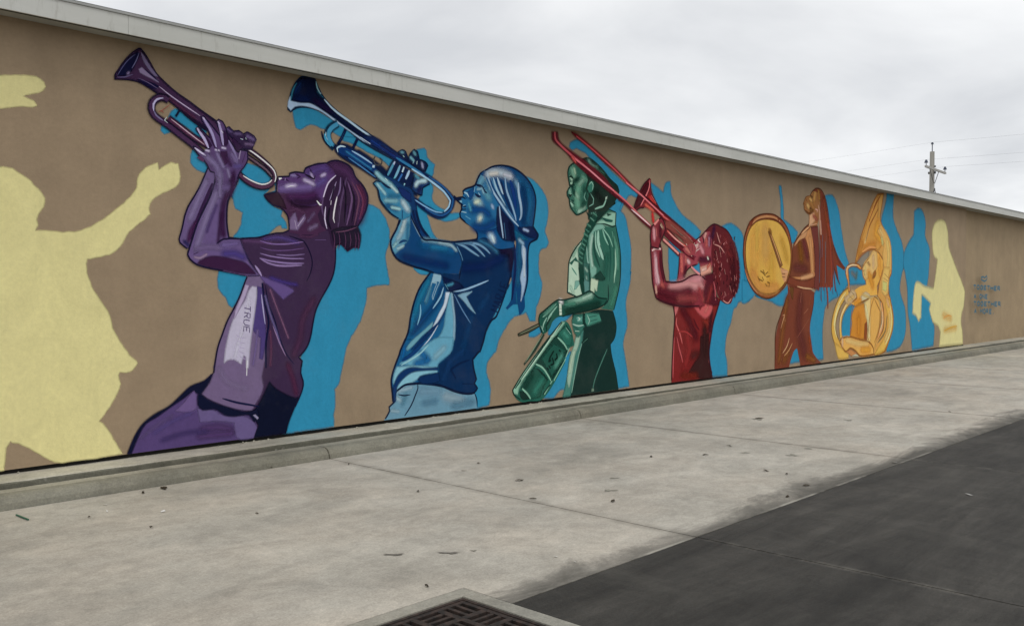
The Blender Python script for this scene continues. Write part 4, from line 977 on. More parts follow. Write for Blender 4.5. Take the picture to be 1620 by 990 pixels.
  ('S','#2c1838',17,0.35,[4210,1998,4262,2024]),
  ('S','#15102a',17,0.5,[4448,2108,4520,2155,4695,2168]),
  ('S','#15102a',17,0.8,[4436,2834,4440,2720,4389,2568,4318,2425,4256,2299,4203,2151,4168,2045,4154,1996,4175,1957,4244,1906,4375,1872,4518,1853]),
  ('S','#15102a',19,0.8,[4709,2828,4681,2741,4615,2611,4573,2524,4559,2399,4562,2283,4580,2175,4695,2165])]),
 ('trumpet',None,[('P','#160f26',[3706,3839,3725,3841,3761,3807,3819,3725,3867,3648,3931,3591,4062,3500,4180,3441,4308,3369,4458,3292,4620,3193,4805,3090,4748,3016,4439,3146,4307,3195,4178,3266,4094,3326,4011,3381,3922,3427,3817,3477,3722,3519,3652,3531,3567,3526,3483,3515,3482,3557,3515,3614,3569,3699,3639,3784],0),
  ('P','#3b2542',[3725,3815,3807,3711,3859,3635,3931,3569,4062,3480,4180,3418,4308,3345,4440,3269,4619,3168,4711,3104,4674,3075,4395,3198,4264,3262,4136,3332,4012,3401,3914,3449,3817,3504,3730,3540,3652,3550,3506,3533,3500,3555,3553,3651,3647,3774,3709,3816],23),
  ('P','#0f1030',[3694,3798,3639,3757,3576,3685,3530,3609,3510,3556,3583,3566,3637,3620,3685,3712,3717,3787],22),
  ('P','#6a5f7e',[3725,3804,3748,3778,3819,3682,3883,3608,3850,3610,3787,3669,3740,3738],12),
  ('P','#7f7090',[3701,3646,3732,3668,3787,3630,3882,3577,3890,3555,3818,3582,3770,3597,3715,3618],15),
  ('P','#120f32',[3691,3553,3746,3554,3850,3540,3890,3523,3865,3496,3801,3501,3722,3539],15),
  ('S','#120f32',14,0.35,[3755,3656,3818,3616,3890,3566]),
  ('S','#67638a',9,0.35,[3708,3793,3681,3719,3641,3643]),
  ('S','#4b4a70',9,0.35,[3674,3775,3607,3710,3549,3627,3510,3556]),
  ('S','#5d5478',9,0.35,[3506,3542,3575,3554,3649,3591]),
  ('A','#7a6b90',23,0.9,[3602,3587,3614,3601]),
  ('S','#5d4f70',9,0.35,[3699,3565,3786,3541,3882,3499]),
  ('S','#ab9ab6',12,0.35,[3890,3523,4012,3449,4145,3381,4291,3310]),
  ('S','#5d3f5c',10,0.35,[3922,3466,4036,3397,4179,3314,4264,3270]),
  ('A','#4a2540',33,0.8,[3979,3436,4095,3366,4230,3289]),
  ('S','#160f26',77,1,[3979,3412,3930,3428,3881,3417,3832,3374,3817,3310,3847,3252,3911,3214,3977,3180,4092,3107,4185,3051,4305,2968,4401,2905]),
  ('S','#3f2745',47,1,[3979,3412,3930,3428,3881,3417,3832,3374,3817,3310,3847,3252,3911,3214,3977,3180,4092,3107,4185,3051,4305,2968,4401,2905]),
  ('S','#a9a1c2',18,0.35,[3930,3424,3873,3404,3836,3352,3839,3290]),
  ('S','#6f6688',16,0.35,[3839,3298,3863,3254,3928,3216]),
  ('S','#160f26',71,1,[3977,3247,4093,3179,4220,3103,4384,3033,4384,2993]),
  ('S','#45243c',43,1,[3977,3247,4093,3179,4220,3103,4384,3033,4384,2993]),
  ('S','#b49aa8',11,0.35,[4002,3242,4093,3187,4228,3104,4332,3044]),
  ('S','#bcc8d4',10,0.35,[3961,3254,3940,3222,3970,3200]),
  ('S','#10142c',20,1,[4086,3333,4048,3271]),
  ('S','#8a4c40',7,0.35,[3880,3288,3929,3318,4003,3383]),
  ('S','#8a4c40',10,0.35,[3888,3297,3920,3301,3937,3288]),
  ('S','#170e22',68,1,[5083,2785,5053,2731,4975,2699,4888,2700,4784,2738,4690,2805]),
  ('S','#4a2c44',38,1,[5083,2785,5053,2731,4975,2699,4888,2700,4784,2738,4690,2805]),
  ('S','#170e22',50,1,[4785,2987,4899,2927,4995,2872,5064,2810]),
  ('S','#5d4a55',20,0.6,[4785,2987,4899,2927,4995,2872,5064,2810]),
  ('S','#170e22',59,1,[4693,3102,4852,3028,4977,2952,5064,2879,5098,2813,5083,2768]),
  ('S','#43263e',33,1,[4693,3102,4852,3028,4977,2952,5064,2879,5098,2813,5083,2768]),
  ('S','#e2dde8',15,0.5,[4739,3078,4862,3020,4996,2941,5084,2872,5107,2805,5093,2756]),
  ('S','#e2dde8',14,0.5,[4737,2788,4831,2746,4946,2720,5024,2741,5061,2775])]),
 ('hand',None,[('P','#2b1c3a',[4787,3223,4863,3190,4886,3159,4853,3096,4833,3051,4767,3052,4692,3060,4638,3129,4565,3186,4552,3226,4593,3248,4638,3212,4694,3224,4745,3196],0),
  ('S','#15102a',13,1,[4787,3223,4863,3190,4886,3159,4853,3096,4833,3051,4767,3052,4692,3060,4638,3129,4565,3186,4552,3226,4593,3248,4638,3212,4694,3224,4745,3196,4787,3223]),
  ('A','#5a4a70',35,0.9,[4656,3190,4712,3192]),
  ('A','#62527a',45,0.9,[4787,3181,4853,3155]),
  ('S','#b4c4cc',16,0.35,[4712,3146,4740,3141]),
  ('S','#b9c9d0',12,0.35,[4759,3177,4777,3146]),
  ('A','#53446c',35,0.9,[4574,3221,4611,3201]),
  ('A','#6a5678',36,0.8,[4767,3103,4843,3103]),
  ('S','#15102a',14,0.35,[4764,3211,4758,3144,4805,3124]),
  ('P','#4e3a62',[4215,3018,4240,3013,4292,2976,4349,2989,4384,3017,4332,3092,4263,3161,4246,3187,4268,3203,4298,3185,4350,3143,4394,3108,4385,3156,4346,3216,4308,3268,4299,3299,4325,3315,4351,3286,4395,3247,4439,3203,4492,3144,4493,3194,4471,3240,4458,3280,4480,3303,4520,3288,4547,3250,4565,3195,4583,3139,4637,3054,4683,3009,4720,3038,4786,3029,4790,2953,4756,2883,4709,2828,4671,2749,4634,2654,4452,2655,4436,2785,4391,2797,4365,2844,4331,2889,4270,2940],24),
  ('S','#15102a',14,0.8,[4215,3018,4240,3013,4292,2976,4349,2989,4384,3017,4332,3092,4263,3161,4246,3187,4268,3203,4298,3185,4350,3143,4394,3108,4385,3156,4346,3216,4308,3268,4299,3299,4325,3315,4351,3286,4395,3247,4439,3203,4492,3144,4493,3194,4471,3240,4458,3280,4480,3303,4520,3288,4547,3250,4565,3195,4583,3139,4637,3054,4683,3009,4720,3038,4786,3029,4790,2953,4756,2883,4709,2828,4671,2749]),
  ('S','#15102a',14,0.8,[4436,2785,4391,2797,4365,2844,4331,2889,4270,2940,4215,3018]),
  ('P','#2c1838',[4272,3190,4350,3127,4411,3045,4384,3017,4332,3092],13),
  ('P','#2c1838',[4394,3100,4438,3023,4464,3034,4421,3128,4368,3203],12),
  ('P','#2c1838',[4492,3136,4519,3057,4564,3062,4583,3131,4547,3201,4529,3198],24),
  ('P','#33193a',[4500,2997,4563,3004,4572,2897,4526,2860,4490,2922],24),
  ('P','#2c1838',[4619,3127,4674,3016,4739,3066,4693,3102,4638,3146],20),
  ('S','#a79cc0',29,0.4,[4263,3177,4324,3108,4375,3016]),
  ('S','#9085ae',29,0.4,[4321,3298,4360,3242,4412,3159,4455,3033]),
  ('S','#9488b0',29,0.4,[4475,3282,4502,3203,4528,3058]),
  ('S','#b9b0cc',20,0.4,[4232,3004,4288,2970,4348,2940]),
  ('S','#7c6e98',26,0.4,[4582,3114,4646,3005,4682,2925]),
  ('S','#8d7f9c',27,0.4,[4711,3029,4692,2943]),
  ('A','#bdb2ce',17,1,[4321,3295,4333,3282]),
  ('A','#bdb2ce',17,1,[4475,3278,4488,3265]),
  ('A','#bdb2ce',17,1,[4263,3185,4275,3172]),
  ('A','#bdb2ce',17,1,[4506,3196,4519,3182]),
  ('A','#b4a8c6',22,1,[4346,2992,4378,2989]),
  ('A','#b4a8c6',22,1,[4448,3008,4480,3005]),
  ('A','#b4a8c6',23,1,[4516,3036,4548,3033]),
  ('S','#1c1030',17,0.35,[4455,3025,4486,2979]),
  ('S','#1c1030',17,0.35,[4375,2967,4393,2945]),
  ('A','#74668e',69,0.9,[4366,2925,4454,2853,4489,2757]),
  ('A','#7a6c94',43,0.9,[4464,2969,4526,2852]),
  ('A','#6f5f88',53,0.9,[4618,2985,4673,2908]),
  ('A','#594a80',53,0.8,[4654,2872,4710,2878]),
  ('A','#3a1f44',44,0.8,[4563,2946,4599,2884]),
  ('A','#3a1f44',53,0.8,[4635,2804,4597,2684]),
  ('A','#76688e',60,0.8,[4489,2790,4488,2675]),
  ('A','#7b6d92',35,0.8,[4571,2831,4589,2766]),
  ('S','#3a2448',20,0.35,[4767,3018,4729,2913]),
  ('P','#4d2d50',[4252,2913,4287,2933,4331,2905,4322,2880,4287,2893],12),
  ('A','#5d4b76',87,0.95,[4470,2649,4606,2660]),
  ('A','#75678d',43,0.8,[4489,2724,4488,2568]),
  ('A','#34183c',53,0.85,[4635,2754,4606,2585])])]),
('painted_drummer','painted green drummer with a long braid holding sticks over a slung snare drum',1,[
 ('trousers',None,[('P','#122a26',[9821,1340,10048,1336,10399,1391,10744,1368,10807,1222,10828,1120,10787,970,10684,874,10695,886,10726,721,10831,450,10891,203,10245,202,9624,201,9657,313,9748,580,9859,897,9897,1075,9821,1221],0),
  ('P','#3d7066',[9611,201,9657,313,9712,487,9757,722,9841,873,9887,991,9915,1074,10058,1106,10030,926,9954,748,9861,453,9777,201],42),
  ('P','#8aa896',[9712,416,9739,580,9776,733,9841,861,9897,1003,9991,1030,9954,893,9879,776,9841,622,9786,410,9749,318],33),
  ('A','#a7baa4',51,0.9,[9758,532,9813,719,9860,813]),
  ('S','#6c9484',23,0.5,[10030,926,9954,748,9861,453,9805,242]),
  ('P','#143029',[10011,926,10106,983,10184,998,10107,935],13),
  ('S','#4a7064',21,0.35,[10049,925,10165,987]),
  ('S','#3f6a5e',24,0.5,[10613,814,10482,634,10323,385,10274,241]),
  ('P','#5f7464',[10255,267,10304,263,10304,223,10245,224],13),
  ('P','#2f6256',[9803,1245,9858,1327,10048,1336,10048,1191,10087,1166,10010,1071,9953,1013,9859,1076],42),
  ('P','#4f877a',[9896,1291,10038,1300,10029,1228,9934,1218],25),
  ('S','#9db8a8',23,0.35,[9934,1290,9991,1265,9934,1242]),
  ('S','#8fb0a2',23,0.35,[9821,1197,9953,1169,10067,1178]),
  ('S','#a8c0ae',24,0.35,[9878,1100,9972,1091]),
  ('S','#0f2a26',21,0.35,[9840,1160,9953,1121]),
  ('P','#3f7a6a',[10105,1347,10419,1329,10470,1230,10164,1164,10106,1214],43),
  ('S','#0f302a',22,0.35,[10164,1285,10360,1306]),
  ('S','#0f302a',22,0.35,[10183,1224,10380,1250]),
  ('S','#86ac9c',20,0.35,[10144,1322,10203,1236,10164,1176]),
  ('S','#0e2a24',37,0.35,[10071,1360,10077,1214,10125,1165]),
  ('S','#0e2a24',21,0.35,[10744,1368,10807,1222,10828,1120,10787,970,10684,874])]),
 ('shirt',None,[('P','#2c5c4e',[10026,2372,9856,2223,9745,2065,9727,1911,9718,1780,9718,1887,9709,1638,9914,1572,10047,1602,10211,1662,10398,1564,10600,1550,10580,1476,10439,1403,10765,1374,10889,1688,10930,1903,10930,1903,10918,2257,10811,2618,10821,2807,10635,2845,10434,2758,10159,2620],0),
  ('P','#a5bda8',[10007,2348,9856,2199,9754,2053,9736,1911,9727,1780,9727,1887,9718,1650,9914,1578,10028,1602,10047,1734,9989,1866,9951,2010,9951,2058,9931,2249],42),
  ('P','#1f5044',[9754,2041,9894,2128,9951,2058,9857,2080,9801,2019],15),
  ('A','#86a894',75,0.8,[9894,2248,9838,2151]),
  ('S','#4a7d6c',22,0.4,[9801,1983,9876,1913,9913,1878]),
  ('P','#6d9a8c',[9876,1793,9951,1800,9989,1770,9895,1686,9858,1674],24),
  ('A','#98b4a2',60,0.9,[9783,1709,9839,1626]),
  ('P','#82aa96',[10484,2724,10636,2783,10811,2806,10801,2617,10739,2602,10355,2618,10375,2668,10595,2681],44),
  ('P','#1b4a40',[10494,2712,10636,2696,10739,2689,10718,2663,10555,2666],17),
  ('P','#16382f',[10595,2780,10718,2775,10615,2738],11),
  ('S','#0e2a24',22,0.35,[10355,2618,10555,2623,10739,2595,10801,2617,10817,2806,10635,2845]),
  ('P','#6f9c8c',[10218,2502,10335,2593,10495,2614,10555,2567,10415,2536,10296,2505,10238,2308,10239,2089,10357,1981,10338,1895,10240,1845,10200,2015,10180,2306],32),
  ('A','#9cbcac',62,0.9,[10257,2443,10219,2234,10259,2016]),
  ('S','#8cb4a2',66,0.35,[10395,2522,10396,2363,10456,2217,10517,2108]),
  ('S','#84ac9a',37,0.35,[10336,2507,10336,2312,10436,2143]),
  ('S','#7cac98',32,0.35,[10495,2540,10556,2419,10637,2323]),
  ('S','#7aa894',25,0.35,[10495,2564,10657,2436,10740,2301]),
  ('S','#1c4a40',32,0.35,[10535,2517,10658,2323,10689,2150,10660,1800]),
  ('S','#8fb6a0',39,0.35,[10802,2279,10814,2028,10763,1788]),
  ('S','#477a68',65,0.35,[10719,2526,10834,2280,10866,1966]),
  ('S','#7aa092',31,0.35,[10131,2292,10151,2111,10191,1990]),
  ('S','#173f36',40,0.35,[10297,2444,10317,2213,10437,1995]),
  ('S','#173f36',32,0.35,[10436,2315,10557,2121]),
  ('S','#1e4a3e',32,0.35,[10760,2528,10763,1788]),
  ('A','#235a4c',127,0.8,[10597,2147,10558,1898]),
  ('P','#aebfa6',[10240,1833,10398,1822,10358,1650,10319,1699,10280,1552,10211,1674],34),
  ('P','#16382f',[10318,1870,10437,1946,10558,1836,10498,1811,10338,1822],38),
  ('S','#0f2a26',25,0.4,[10630,1750,10630,1525,10539,1451]),
  ('A','#3f7a66',113,0.8,[10826,1700,10702,1462]),
  ('S','#8fb6a0',32,0.35,[10804,1964,10773,1776]),
  ('S','#12352d',22,0.35,[10211,1662,10319,1601,10438,1557,10610,1550]),
  ('P','#2f5a50',[10027,2060,10200,2039,10201,1784,10047,1783],43),
  ('A','#86a898',46,0.9,[10104,1977,10142,1941]),
  ('A','#7a9c90',46,0.9,[10123,1856,10133,1832]),
  ('P','#4f7a74',[10046,1831,10191,1784,10182,1638,10085,1614],36),
  ('S','#0e2a24',22,0.8,[10026,2372,9856,2223,9745,2065,9727,1911,9718,1780,9709,1638,9914,1576]),
  ('S','#0e2a24',23,0.8,[10811,2618,10918,2257,10930,1903,10889,1688,10769,1380]),
  ('S','#143a32',30,0.5,[9951,1986,10008,1831,10057,1614]),
  ('S','#143a32',28,0.5,[10171,2014,10201,1857,10211,1662])]),
 ('head',None,[('P','#2a5a4c',[9715,3280,9742,3365,9853,3435,9966,3482,10099,3526,10352,3364,10473,3129,10434,2881,10120,2799,10006,2750,9892,2725,9836,2769,9762,2835,9743,2928,9697,2972,9697,3031,9761,3095,9733,3187],0),
  ('A','#6f9c84',119,0.9,[9816,3336,9854,3245,9816,3194]),
  ('A','#9ab89c',45,0.9,[9853,3352,9872,3294]),
  ('A','#5f947c',150,0.95,[9948,3110,9911,2964,9930,2846]),
  ('A','#84ac94',75,0.9,[9892,3011,9929,2966]),
  ('A','#90b4a0',60,0.9,[10082,2833,9949,2764]),
  ('A','#5a8c78',91,0.8,[10042,3262,10119,3221]),
  ('A','#164438',91,0.8,[10081,3073,10120,2956,10043,2854]),
  ('A','#0f3228',75,0.9,[9798,3134,9854,3186,9929,3216]),
  ('A','#9cbca4',44,0.9,[9770,3226,9798,3193]),
  ('P','#86a890',[9761,3154,9817,3171,9807,3134,9776,3120],10),
  ('S','#0b221c',27,0.35,[9752,3118,9835,3131]),
  ('A','#86b09c',44,1,[9752,3023,9780,2990]),
  ('S','#0b221c',24,0.35,[9715,2950,9789,2967]),
  ('A','#8fb8a2',45,1,[9780,2884,9817,2839]),
  ('S','#0f2a22',27,0.35,[9762,2894,9855,2865]),
  ('S','#1b5244',36,0.35,[9873,3104,9854,2972]),
  ('P','#102a24',[10178,2791,10295,2847,10534,2850,10799,2956,10635,2845,10494,2737,10355,2643,10179,2670,10159,2741],44),
  ('A','#4f7c6c',62,0.9,[10237,2770,10296,2737]),
  ('S','#7ca492',19,0.35,[10237,2697,10335,2788,10474,2859]),
  ('S','#0c2a22',30,0.4,[9739,3229,9783,3239,9839,3214]),
  ('S','#0c2a22',36,0.4,[9757,3109,9798,3107,9854,3138]),
  ('A','#123a30',60,0.7,[9807,3087,9854,3008]),
  ('A','#7fb098',59,0.8,[9752,3071,9761,3024]),
  ('S','#0b221c',24,0.5,[9721,2980,9776,2978,9808,2992]),
  ('S','#123a30',27,0.4,[9771,2912,9836,2905,9854,2919]),
  ('A','#4a8470',60,0.7,[9790,2801,9855,2770]),
  ('A','#86b09a',76,0.6,[10042,3214,9967,3148]),
  ('S','#0e2a24',24,0.8,[9966,3482,9853,3435,9742,3365,9713,3279,9733,3187,9761,3095,9697,3019,9702,2972,9743,2928,9762,2835,9836,2763,9902,2719,10025,2751,10140,2800]),
  ('S','#0e2a24',23,0.35,[10120,2775,10179,2718,10169,2669])]),
 ('hair',None,[('P','#13261f',[9853,3435,9985,3496,10118,3540,10215,3538,10352,3486,10512,3403,10633,3316,10757,3252,10861,3199,10899,3114,10820,2995,10676,2872,10514,2812,10198,2768,10139,2861,10178,3008,10100,3099,10158,3224,10119,3293,10004,3366],0),
  ('A','#6c9080',77,0.9,[10176,3492,10235,3437,10352,3412]),
  ('A','#2f5a4c',91,0.8,[10004,3426,10119,3366]),
  ('A','#1d3a30',143,0.8,[10472,3301,10675,3146]),
  ('A','#0b1814',125,0.8,[10354,3046,10513,2935]),
  ('A','#35604e',63,0.7,[10313,3409,10512,3354]),
  ('P','#2f6656',[10196,3204,10274,3210,10284,3138,10236,3061,10178,3045,10139,3102],34),
  ('S','#86b09c',18,0.35,[10177,3154,10235,3207,10275,3162,10255,3087]),
  ('S','#6f9c8c',15,0.35,[10100,3051,10072,2976,10120,2920]),
  ('S','#6f9c8c',17,0.35,[10216,3036,10285,2968,10275,2894,10178,2851]),
  ('P','#9db0a0',[10564,3013,10604,3029,10594,2991,10554,2975],9),
  ('S','#7ca492',31,0.5,[10574,2977,10514,2886,10414,2855,10315,2824]),
  ('S','#12382e',139,0.7,[10335,2776,10257,2625,10121,2473]),
  ('S','#12382e',106,0.5,[10160,2547,10083,2302,10017,2144,10008,1963,10027,1771,10008,1831,10057,1614]),
  ('A','#4d7f6c',37,0.85,[10280,2765,10351,2736]),
  ('A','#3f7262',37,0.85,[10221,2689,10292,2659]),
  ('A','#4d7f6c',37,0.85,[10144,2600,10214,2570]),
  ('A','#3f7262',37,0.85,[10106,2525,10175,2495]),
  ('A','#4d7f6c',37,0.85,[10077,2464,10147,2433]),
  ('A','#3f7262',37,0.85,[10049,2390,10118,2359]),
  ('A','#4d7f6c',36,0.85,[10020,2329,10089,2298]),
  ('A','#3f7262',36,0.85,[10001,2268,10070,2237]),
  ('A','#4d7f6c',36,0.85,[9973,2207,10042,2176]),
  ('A','#3f7262',36,0.85,[9964,2147,10032,2115]),
  ('A','#4d7f6c',36,0.85,[9958,2075,10027,2043]),
  ('S','#7aa290',17,0.35,[10217,2696,10296,2652])]),
 ('arm',None,[('P','#1c4a3e',[9599,1532,9783,1555,9990,1590,10211,1650,10359,1589,10600,1544,10539,1464,10340,1405,10048,1366,9784,1341,9600,1309,9491,1299,9384,1231,9349,1163,9261,1096,9192,1075,9140,1169,9114,1261,9131,1341,9209,1385,9420,1487,9527,1533],0),
  ('A','#7aa490',91,0.95,[9746,1496,10009,1542,10241,1589]),
  ('A','#9cbcaa',46,0.9,[10047,1553,10240,1607]),
  ('A','#113128',122,0.9,[9710,1378,10048,1408,10399,1465]),
  ('A','#3f7a66',74,0.8,[9673,1473,9858,1483]),
  ('S','#7fa896',23,0.4,[9473,1486,9314,1372,9191,1305]),
  ('S','#7fa896',23,0.4,[9491,1451,9349,1337,9296,1280]),
  ('S','#7fa896',23,0.4,[9279,1303,9209,1213,9192,1144]),
  ('S','#7fa896',23,0.4,[9384,1348,9279,1246]),
  ('A','#4f8270',71,0.8,[9420,1452,9243,1350]),
  ('S','#8cb0a0',23,0.35,[9157,1191,9209,1109]),
  ('S','#0f2a24',29,0.35,[9367,1302,9261,1188,9279,1107]),
  ('S','#b4c4b4',53,1,[9554,1486,9564,1327]),
  ('A','#d0d8cc',73,1,[9554,1527,9581,1509]),
  ('S','#0e2a24',17,0.35,[9527,1486,9524,1322]),
  ('S','#3a5a50',15,0.35,[9536,1415,9600,1415]),
  ('S','#3a5a50',15,0.35,[9536,1369,9600,1367]),
  ('S','#0e2a24',22,0.8,[10610,1544,10398,1564,10211,1656,9990,1592,9783,1555,9599,1532,9491,1533,9209,1385,9131,1341,9114,1249,9174,1099]),
  ('S','#0e2a24',21,0.8,[10600,1526,10539,1464,10340,1405,10048,1366,9784,1341,9600,1309])]),
 ('drumstick',None,[('P','#4a4a38',[8703,1097,8918,1164,9122,1226,9131,1186,8935,1118,8719,1071],0),
  ('S','#1a1f1a',14,1,[8703,1097,8918,1164,9122,1226,9131,1186,8935,1118,8719,1071,8703,1097]),
  ('S','#7c8a74',14,0.35,[8752,1101,9105,1204]),
  ('P','#24352c',[9174,1076,9235,1073,9054,863,8827,682,8818,705,9020,887],18),
  ('S','#7a8a72',14,0.35,[9192,1075,9020,898,8843,714])]),
 ('snare_drum',None,[('P','#1f5548',[9600,1238,9710,1223,9803,1102,9859,897,9748,866,9656,728,9656,668,9210,214,8919,200,8752,208,8630,303,8605,372,8687,477,9054,817],0),
  ('P','#7ea892',[9582,1238,9655,1225,9420,1020,9003,671,8719,385,8703,308,8630,325,8613,371,8802,582,9192,925,9420,1091],34),
  ('S','#12342c',28,0.5,[9600,1226,9385,1057,9140,847,8885,610,8654,390]),
  ('S','#12342c',22,0.35,[8868,543,8752,439]),
  ('S','#12342c',23,0.6,[9655,1177,9438,1008,9175,765,8952,583]),
  ('S','#a8c4b0',17,0.6,[9564,1215,9385,1045,9020,716,8769,494]),
  ('P','#15382f',[9420,1020,9492,1041,9674,893,9729,843,9638,752,9386,485,9315,502,9210,613,9054,685],40),
  ('P','#1d4c40',[9175,753,9420,939,9656,846,9565,709,9386,509,9279,609],40),
  ('P','#1d4a3e',[9037,624,9106,608,9297,457,9192,349,9141,249,8936,232,8769,381,8802,435],39),
  ('A','#2f7060',127,0.9,[9175,454,9038,326]),
  ('A','#123a30',111,0.8,[8969,537,8852,409]),
  ('P','#245c4e',[9528,1087,9673,1153,9803,1030,9785,912,9674,905],41),
  ('A','#3f8270',88,0.9,[9637,1083,9710,1022]),
  ('S','#8ab0a0',22,0.35,[9673,1153,9784,1055]),
  ('S','#0e2a24',39,0.35,[9673,1189,9784,1079]),
  ('A','#4c8a78',87,0.8,[9583,767,9457,633]),
  ('S','#7aa892',28,0.6,[9054,685,9192,626,9315,502,9359,441]),
  ('S','#7aa892',29,0.6,[9501,1023,9637,930,9711,844]),
  ('S','#7aa892',28,0.6,[8785,380,8885,304,8953,230]),
  ('S','#7aa892',29,0.6,[9386,439,9227,265]),
  ('S','#7aa892',29,0.6,[9674,727,9421,436]),
  ('S','#7aa892',30,0.6,[9748,866,9674,739]),
  ('S','#0e2a24',28,0.5,[9089,620,9210,532,9297,457]),
  ('S','#0e2a24',29,0.5,[9368,440,9493,572,9638,705]),
  ('S','#0e2a24',29,0.6,[9350,395,9193,268]),
  ('P','#0f2a24',[8736,350,8852,307,8919,233,8802,232,8752,281],27),
  ('S','#0b211c',29,0.8,[9421,845,9350,767,9314,699,9367,720]),
  ('S','#0b211c',29,0.8,[9385,754,9421,670,9350,651]),
  ('S','#0b211c',29,0.8,[9474,808,9492,748,9439,716]),
  ('S','#0b211c',29,0.8,[9528,852,9565,827]),
  ('S','#0b211c',29,0.8,[9279,620,9315,595]),
  ('S','#0b211c',29,0.8,[9315,653,9350,604]),
  ('A','#a8c4b0',43,0.9,[9367,1034,9411,1056]),
  ('S','#0e2a24',19,0.8,[9582,1238,9192,925,8802,582,8605,372,8630,314,8752,236])])]),
('painted_trombonist','painted red trombonist with long curly hair lifting a trombone',2,[
 ('tank_top',None,[('P','#6e1f1f',[12314,1446,13099,1438,13554,1578,13749,1519,13667,1359,13531,1115,13452,858,13400,629,13429,426,13518,207,12799,206,12282,205,12297,492,12331,900,12365,1268],0),
  ('A','#7d2424',264,0.9,[12741,912,12794,687,12694,469]),
  ('A','#52141c',170,0.9,[12587,1360,12790,1162,12999,903]),
  ('A','#7c2a22',157,0.9,[13261,1151,13368,1105]),
  ('A','#822a30',92,0.7,[12441,896,12542,616]),
  ('P','#331818',[13130,898,13397,946,13400,629,13429,426,13518,207,13163,206,12797,337,12951,482,13106,615],55),
  ('A','#331818',176,0.95,[13262,1008,13265,665]),
  ('A','#4a1a1a',153,0.8,[12898,597,13054,618]),
  ('A','#6a2218',133,0.8,[12595,294,13004,267]),
  ('A','#3a1620',119,0.8,[13475,1290,13423,1003]),
  ('P','#b05052',[12943,1397,13073,1396,13113,1338,13205,1422,13514,1491,13502,1361,13421,1262,13287,1207,13180,1238,13048,1311],55),
  ('P','#6a1820',[13047,1424,13178,1430,13126,1345],17),
  ('A','#c06a66',78,0.7,[13286,1322,13366,1392]),
  ('S','#b85a58',33,0.3,[12426,1239,12415,1130,12515,976,12591,807]),
  ('S','#a54a4a',30,0.3,[12429,924,12492,756,12568,601,12606,502]),
  ('S','#a84a4c',33,0.3,[12355,926,12333,626,12323,271]),
  ('S','#4a1018',38,0.3,[12790,1246,12842,1105,13051,958]),
  ('S','#4a1018',35,0.3,[12918,1215,12997,1100,13103,1013]),
  ('S','#4e121a',38,0.3,[12690,1053,12947,905]),
  ('S','#a85a5a',20,0.3,[13399,687,13396,457]),
  ('S','#8a2c2c',37,0.3,[12440,1005,12690,997,12895,907]),
  ('P','#b86262',[12363,1432,12487,1423,12438,1335,12389,1267,12364,1336],24),
  ('S','#35101a',26,0.8,[12314,1446,12365,1268,12331,900,12297,492,12287,240]),
  ('S','#35101a',40,0.8,[13749,1519,13667,1359,13531,1115,13452,858,13405,629,13434,426,13499,263]),
  ('P','#4c1420',[13174,1905,13523,1967,13609,1650,13722,1431,13528,1419,13258,1465,13202,1707,13308,1807],55),
  ('A','#7c2a2c',138,0.9,[13365,1507,13471,1708]),
  ('S','#a04a50',40,0.5,[13538,1823,13595,1650,13583,1505])]),
 ('arm',None,[('P','#8c3a44',[12505,2268,12680,2259,12936,2211,13040,2157,13041,2101,12834,2055,12707,1983,12633,1871,12533,1801,12447,1801,12482,2034],0),
  ('A','#c0605a',93,0.9,[12555,2201,12569,1981]),
  ('A','#d4a4a4',75,1,[12731,2150,12782,2123]),
  ('A','#4a1422',93,0.9,[12682,2038,12632,1899]),
  ('A','#b4605c',75,0.8,[12680,2218,12681,2121]),
  ('S','#35101a',24,0.35,[12492,2267,12482,2034,12434,1801]),
  ('S','#35101a',25,0.35,[13041,2101,12834,2055,12707,1983,12633,1871]),
  ('P','#7a2c36',[11705,2625,11854,2712,12018,2681,12019,2561,11949,2424,11997,2319,12022,2052,12107,1812,12312,1793,12583,1816,12835,1901,13095,1926,13308,1821,13229,1678,13204,1508,13258,1422,13047,1396,12314,1439,11862,1544,11815,1623,11756,1782,11720,2072,11695,2309,11718,2441],51),
  ('A','#c48a94',123,0.98,[11799,2207,11812,2021,11872,1810]),
  ('A','#d8a8ac',70,0.9,[11834,2154,11859,1969,11918,1797]),
  ('S','#4a1420',64,0.5,[11950,2278,11975,2051,12060,1798]),
  ('A','#8a3038',70,0.7,[11753,2232,11767,1862]),
  ('A','#c2858a',226,0.98,[12484,1705,12836,1804,13095,1848]),
  ('A','#c88c8c',150,0.9,[12240,1718,12684,1761,13149,1735]),
  ('A','#b85a54',107,0.95,[12001,1757,12048,1704]),
  ('A','#5a1a26',165,0.95,[11954,1650,12387,1609,12786,1650]),
  ('A','#52141f',146,0.95,[11955,1570,12339,1486,12839,1440]),
  ('A','#8a3a3c',150,0.8,[12486,1540,12993,1537]),
  ('A','#93383c',136,0.8,[13097,1678,13204,1508]),
  ('A','#d89c8c',53,0.9,[11837,1730,11849,1637]),
  ('A','#c48088',87,0.95,[11774,2602,11809,2472]),
  ('A','#7c2c34',71,0.8,[11925,2556,11926,2450]),
  ('A','#4c1220',71,0.8,[11972,2598,12019,2534]),
  ('S','#2c0c18',63,1,[11707,2369,11810,2359,11973,2358]),
  ('S','#d0b0a8',45,1,[11729,2389,11775,2378]),
  ('S','#d8a8a4',35,0.8,[11730,2277,11810,2313,11973,2312]),
  ('S','#35101a',28,0.8,[11694,2625,11706,2428,11695,2309,11720,2072,11756,1782,11815,1623,11862,1544,12314,1439,12687,1407,13099,1416]),
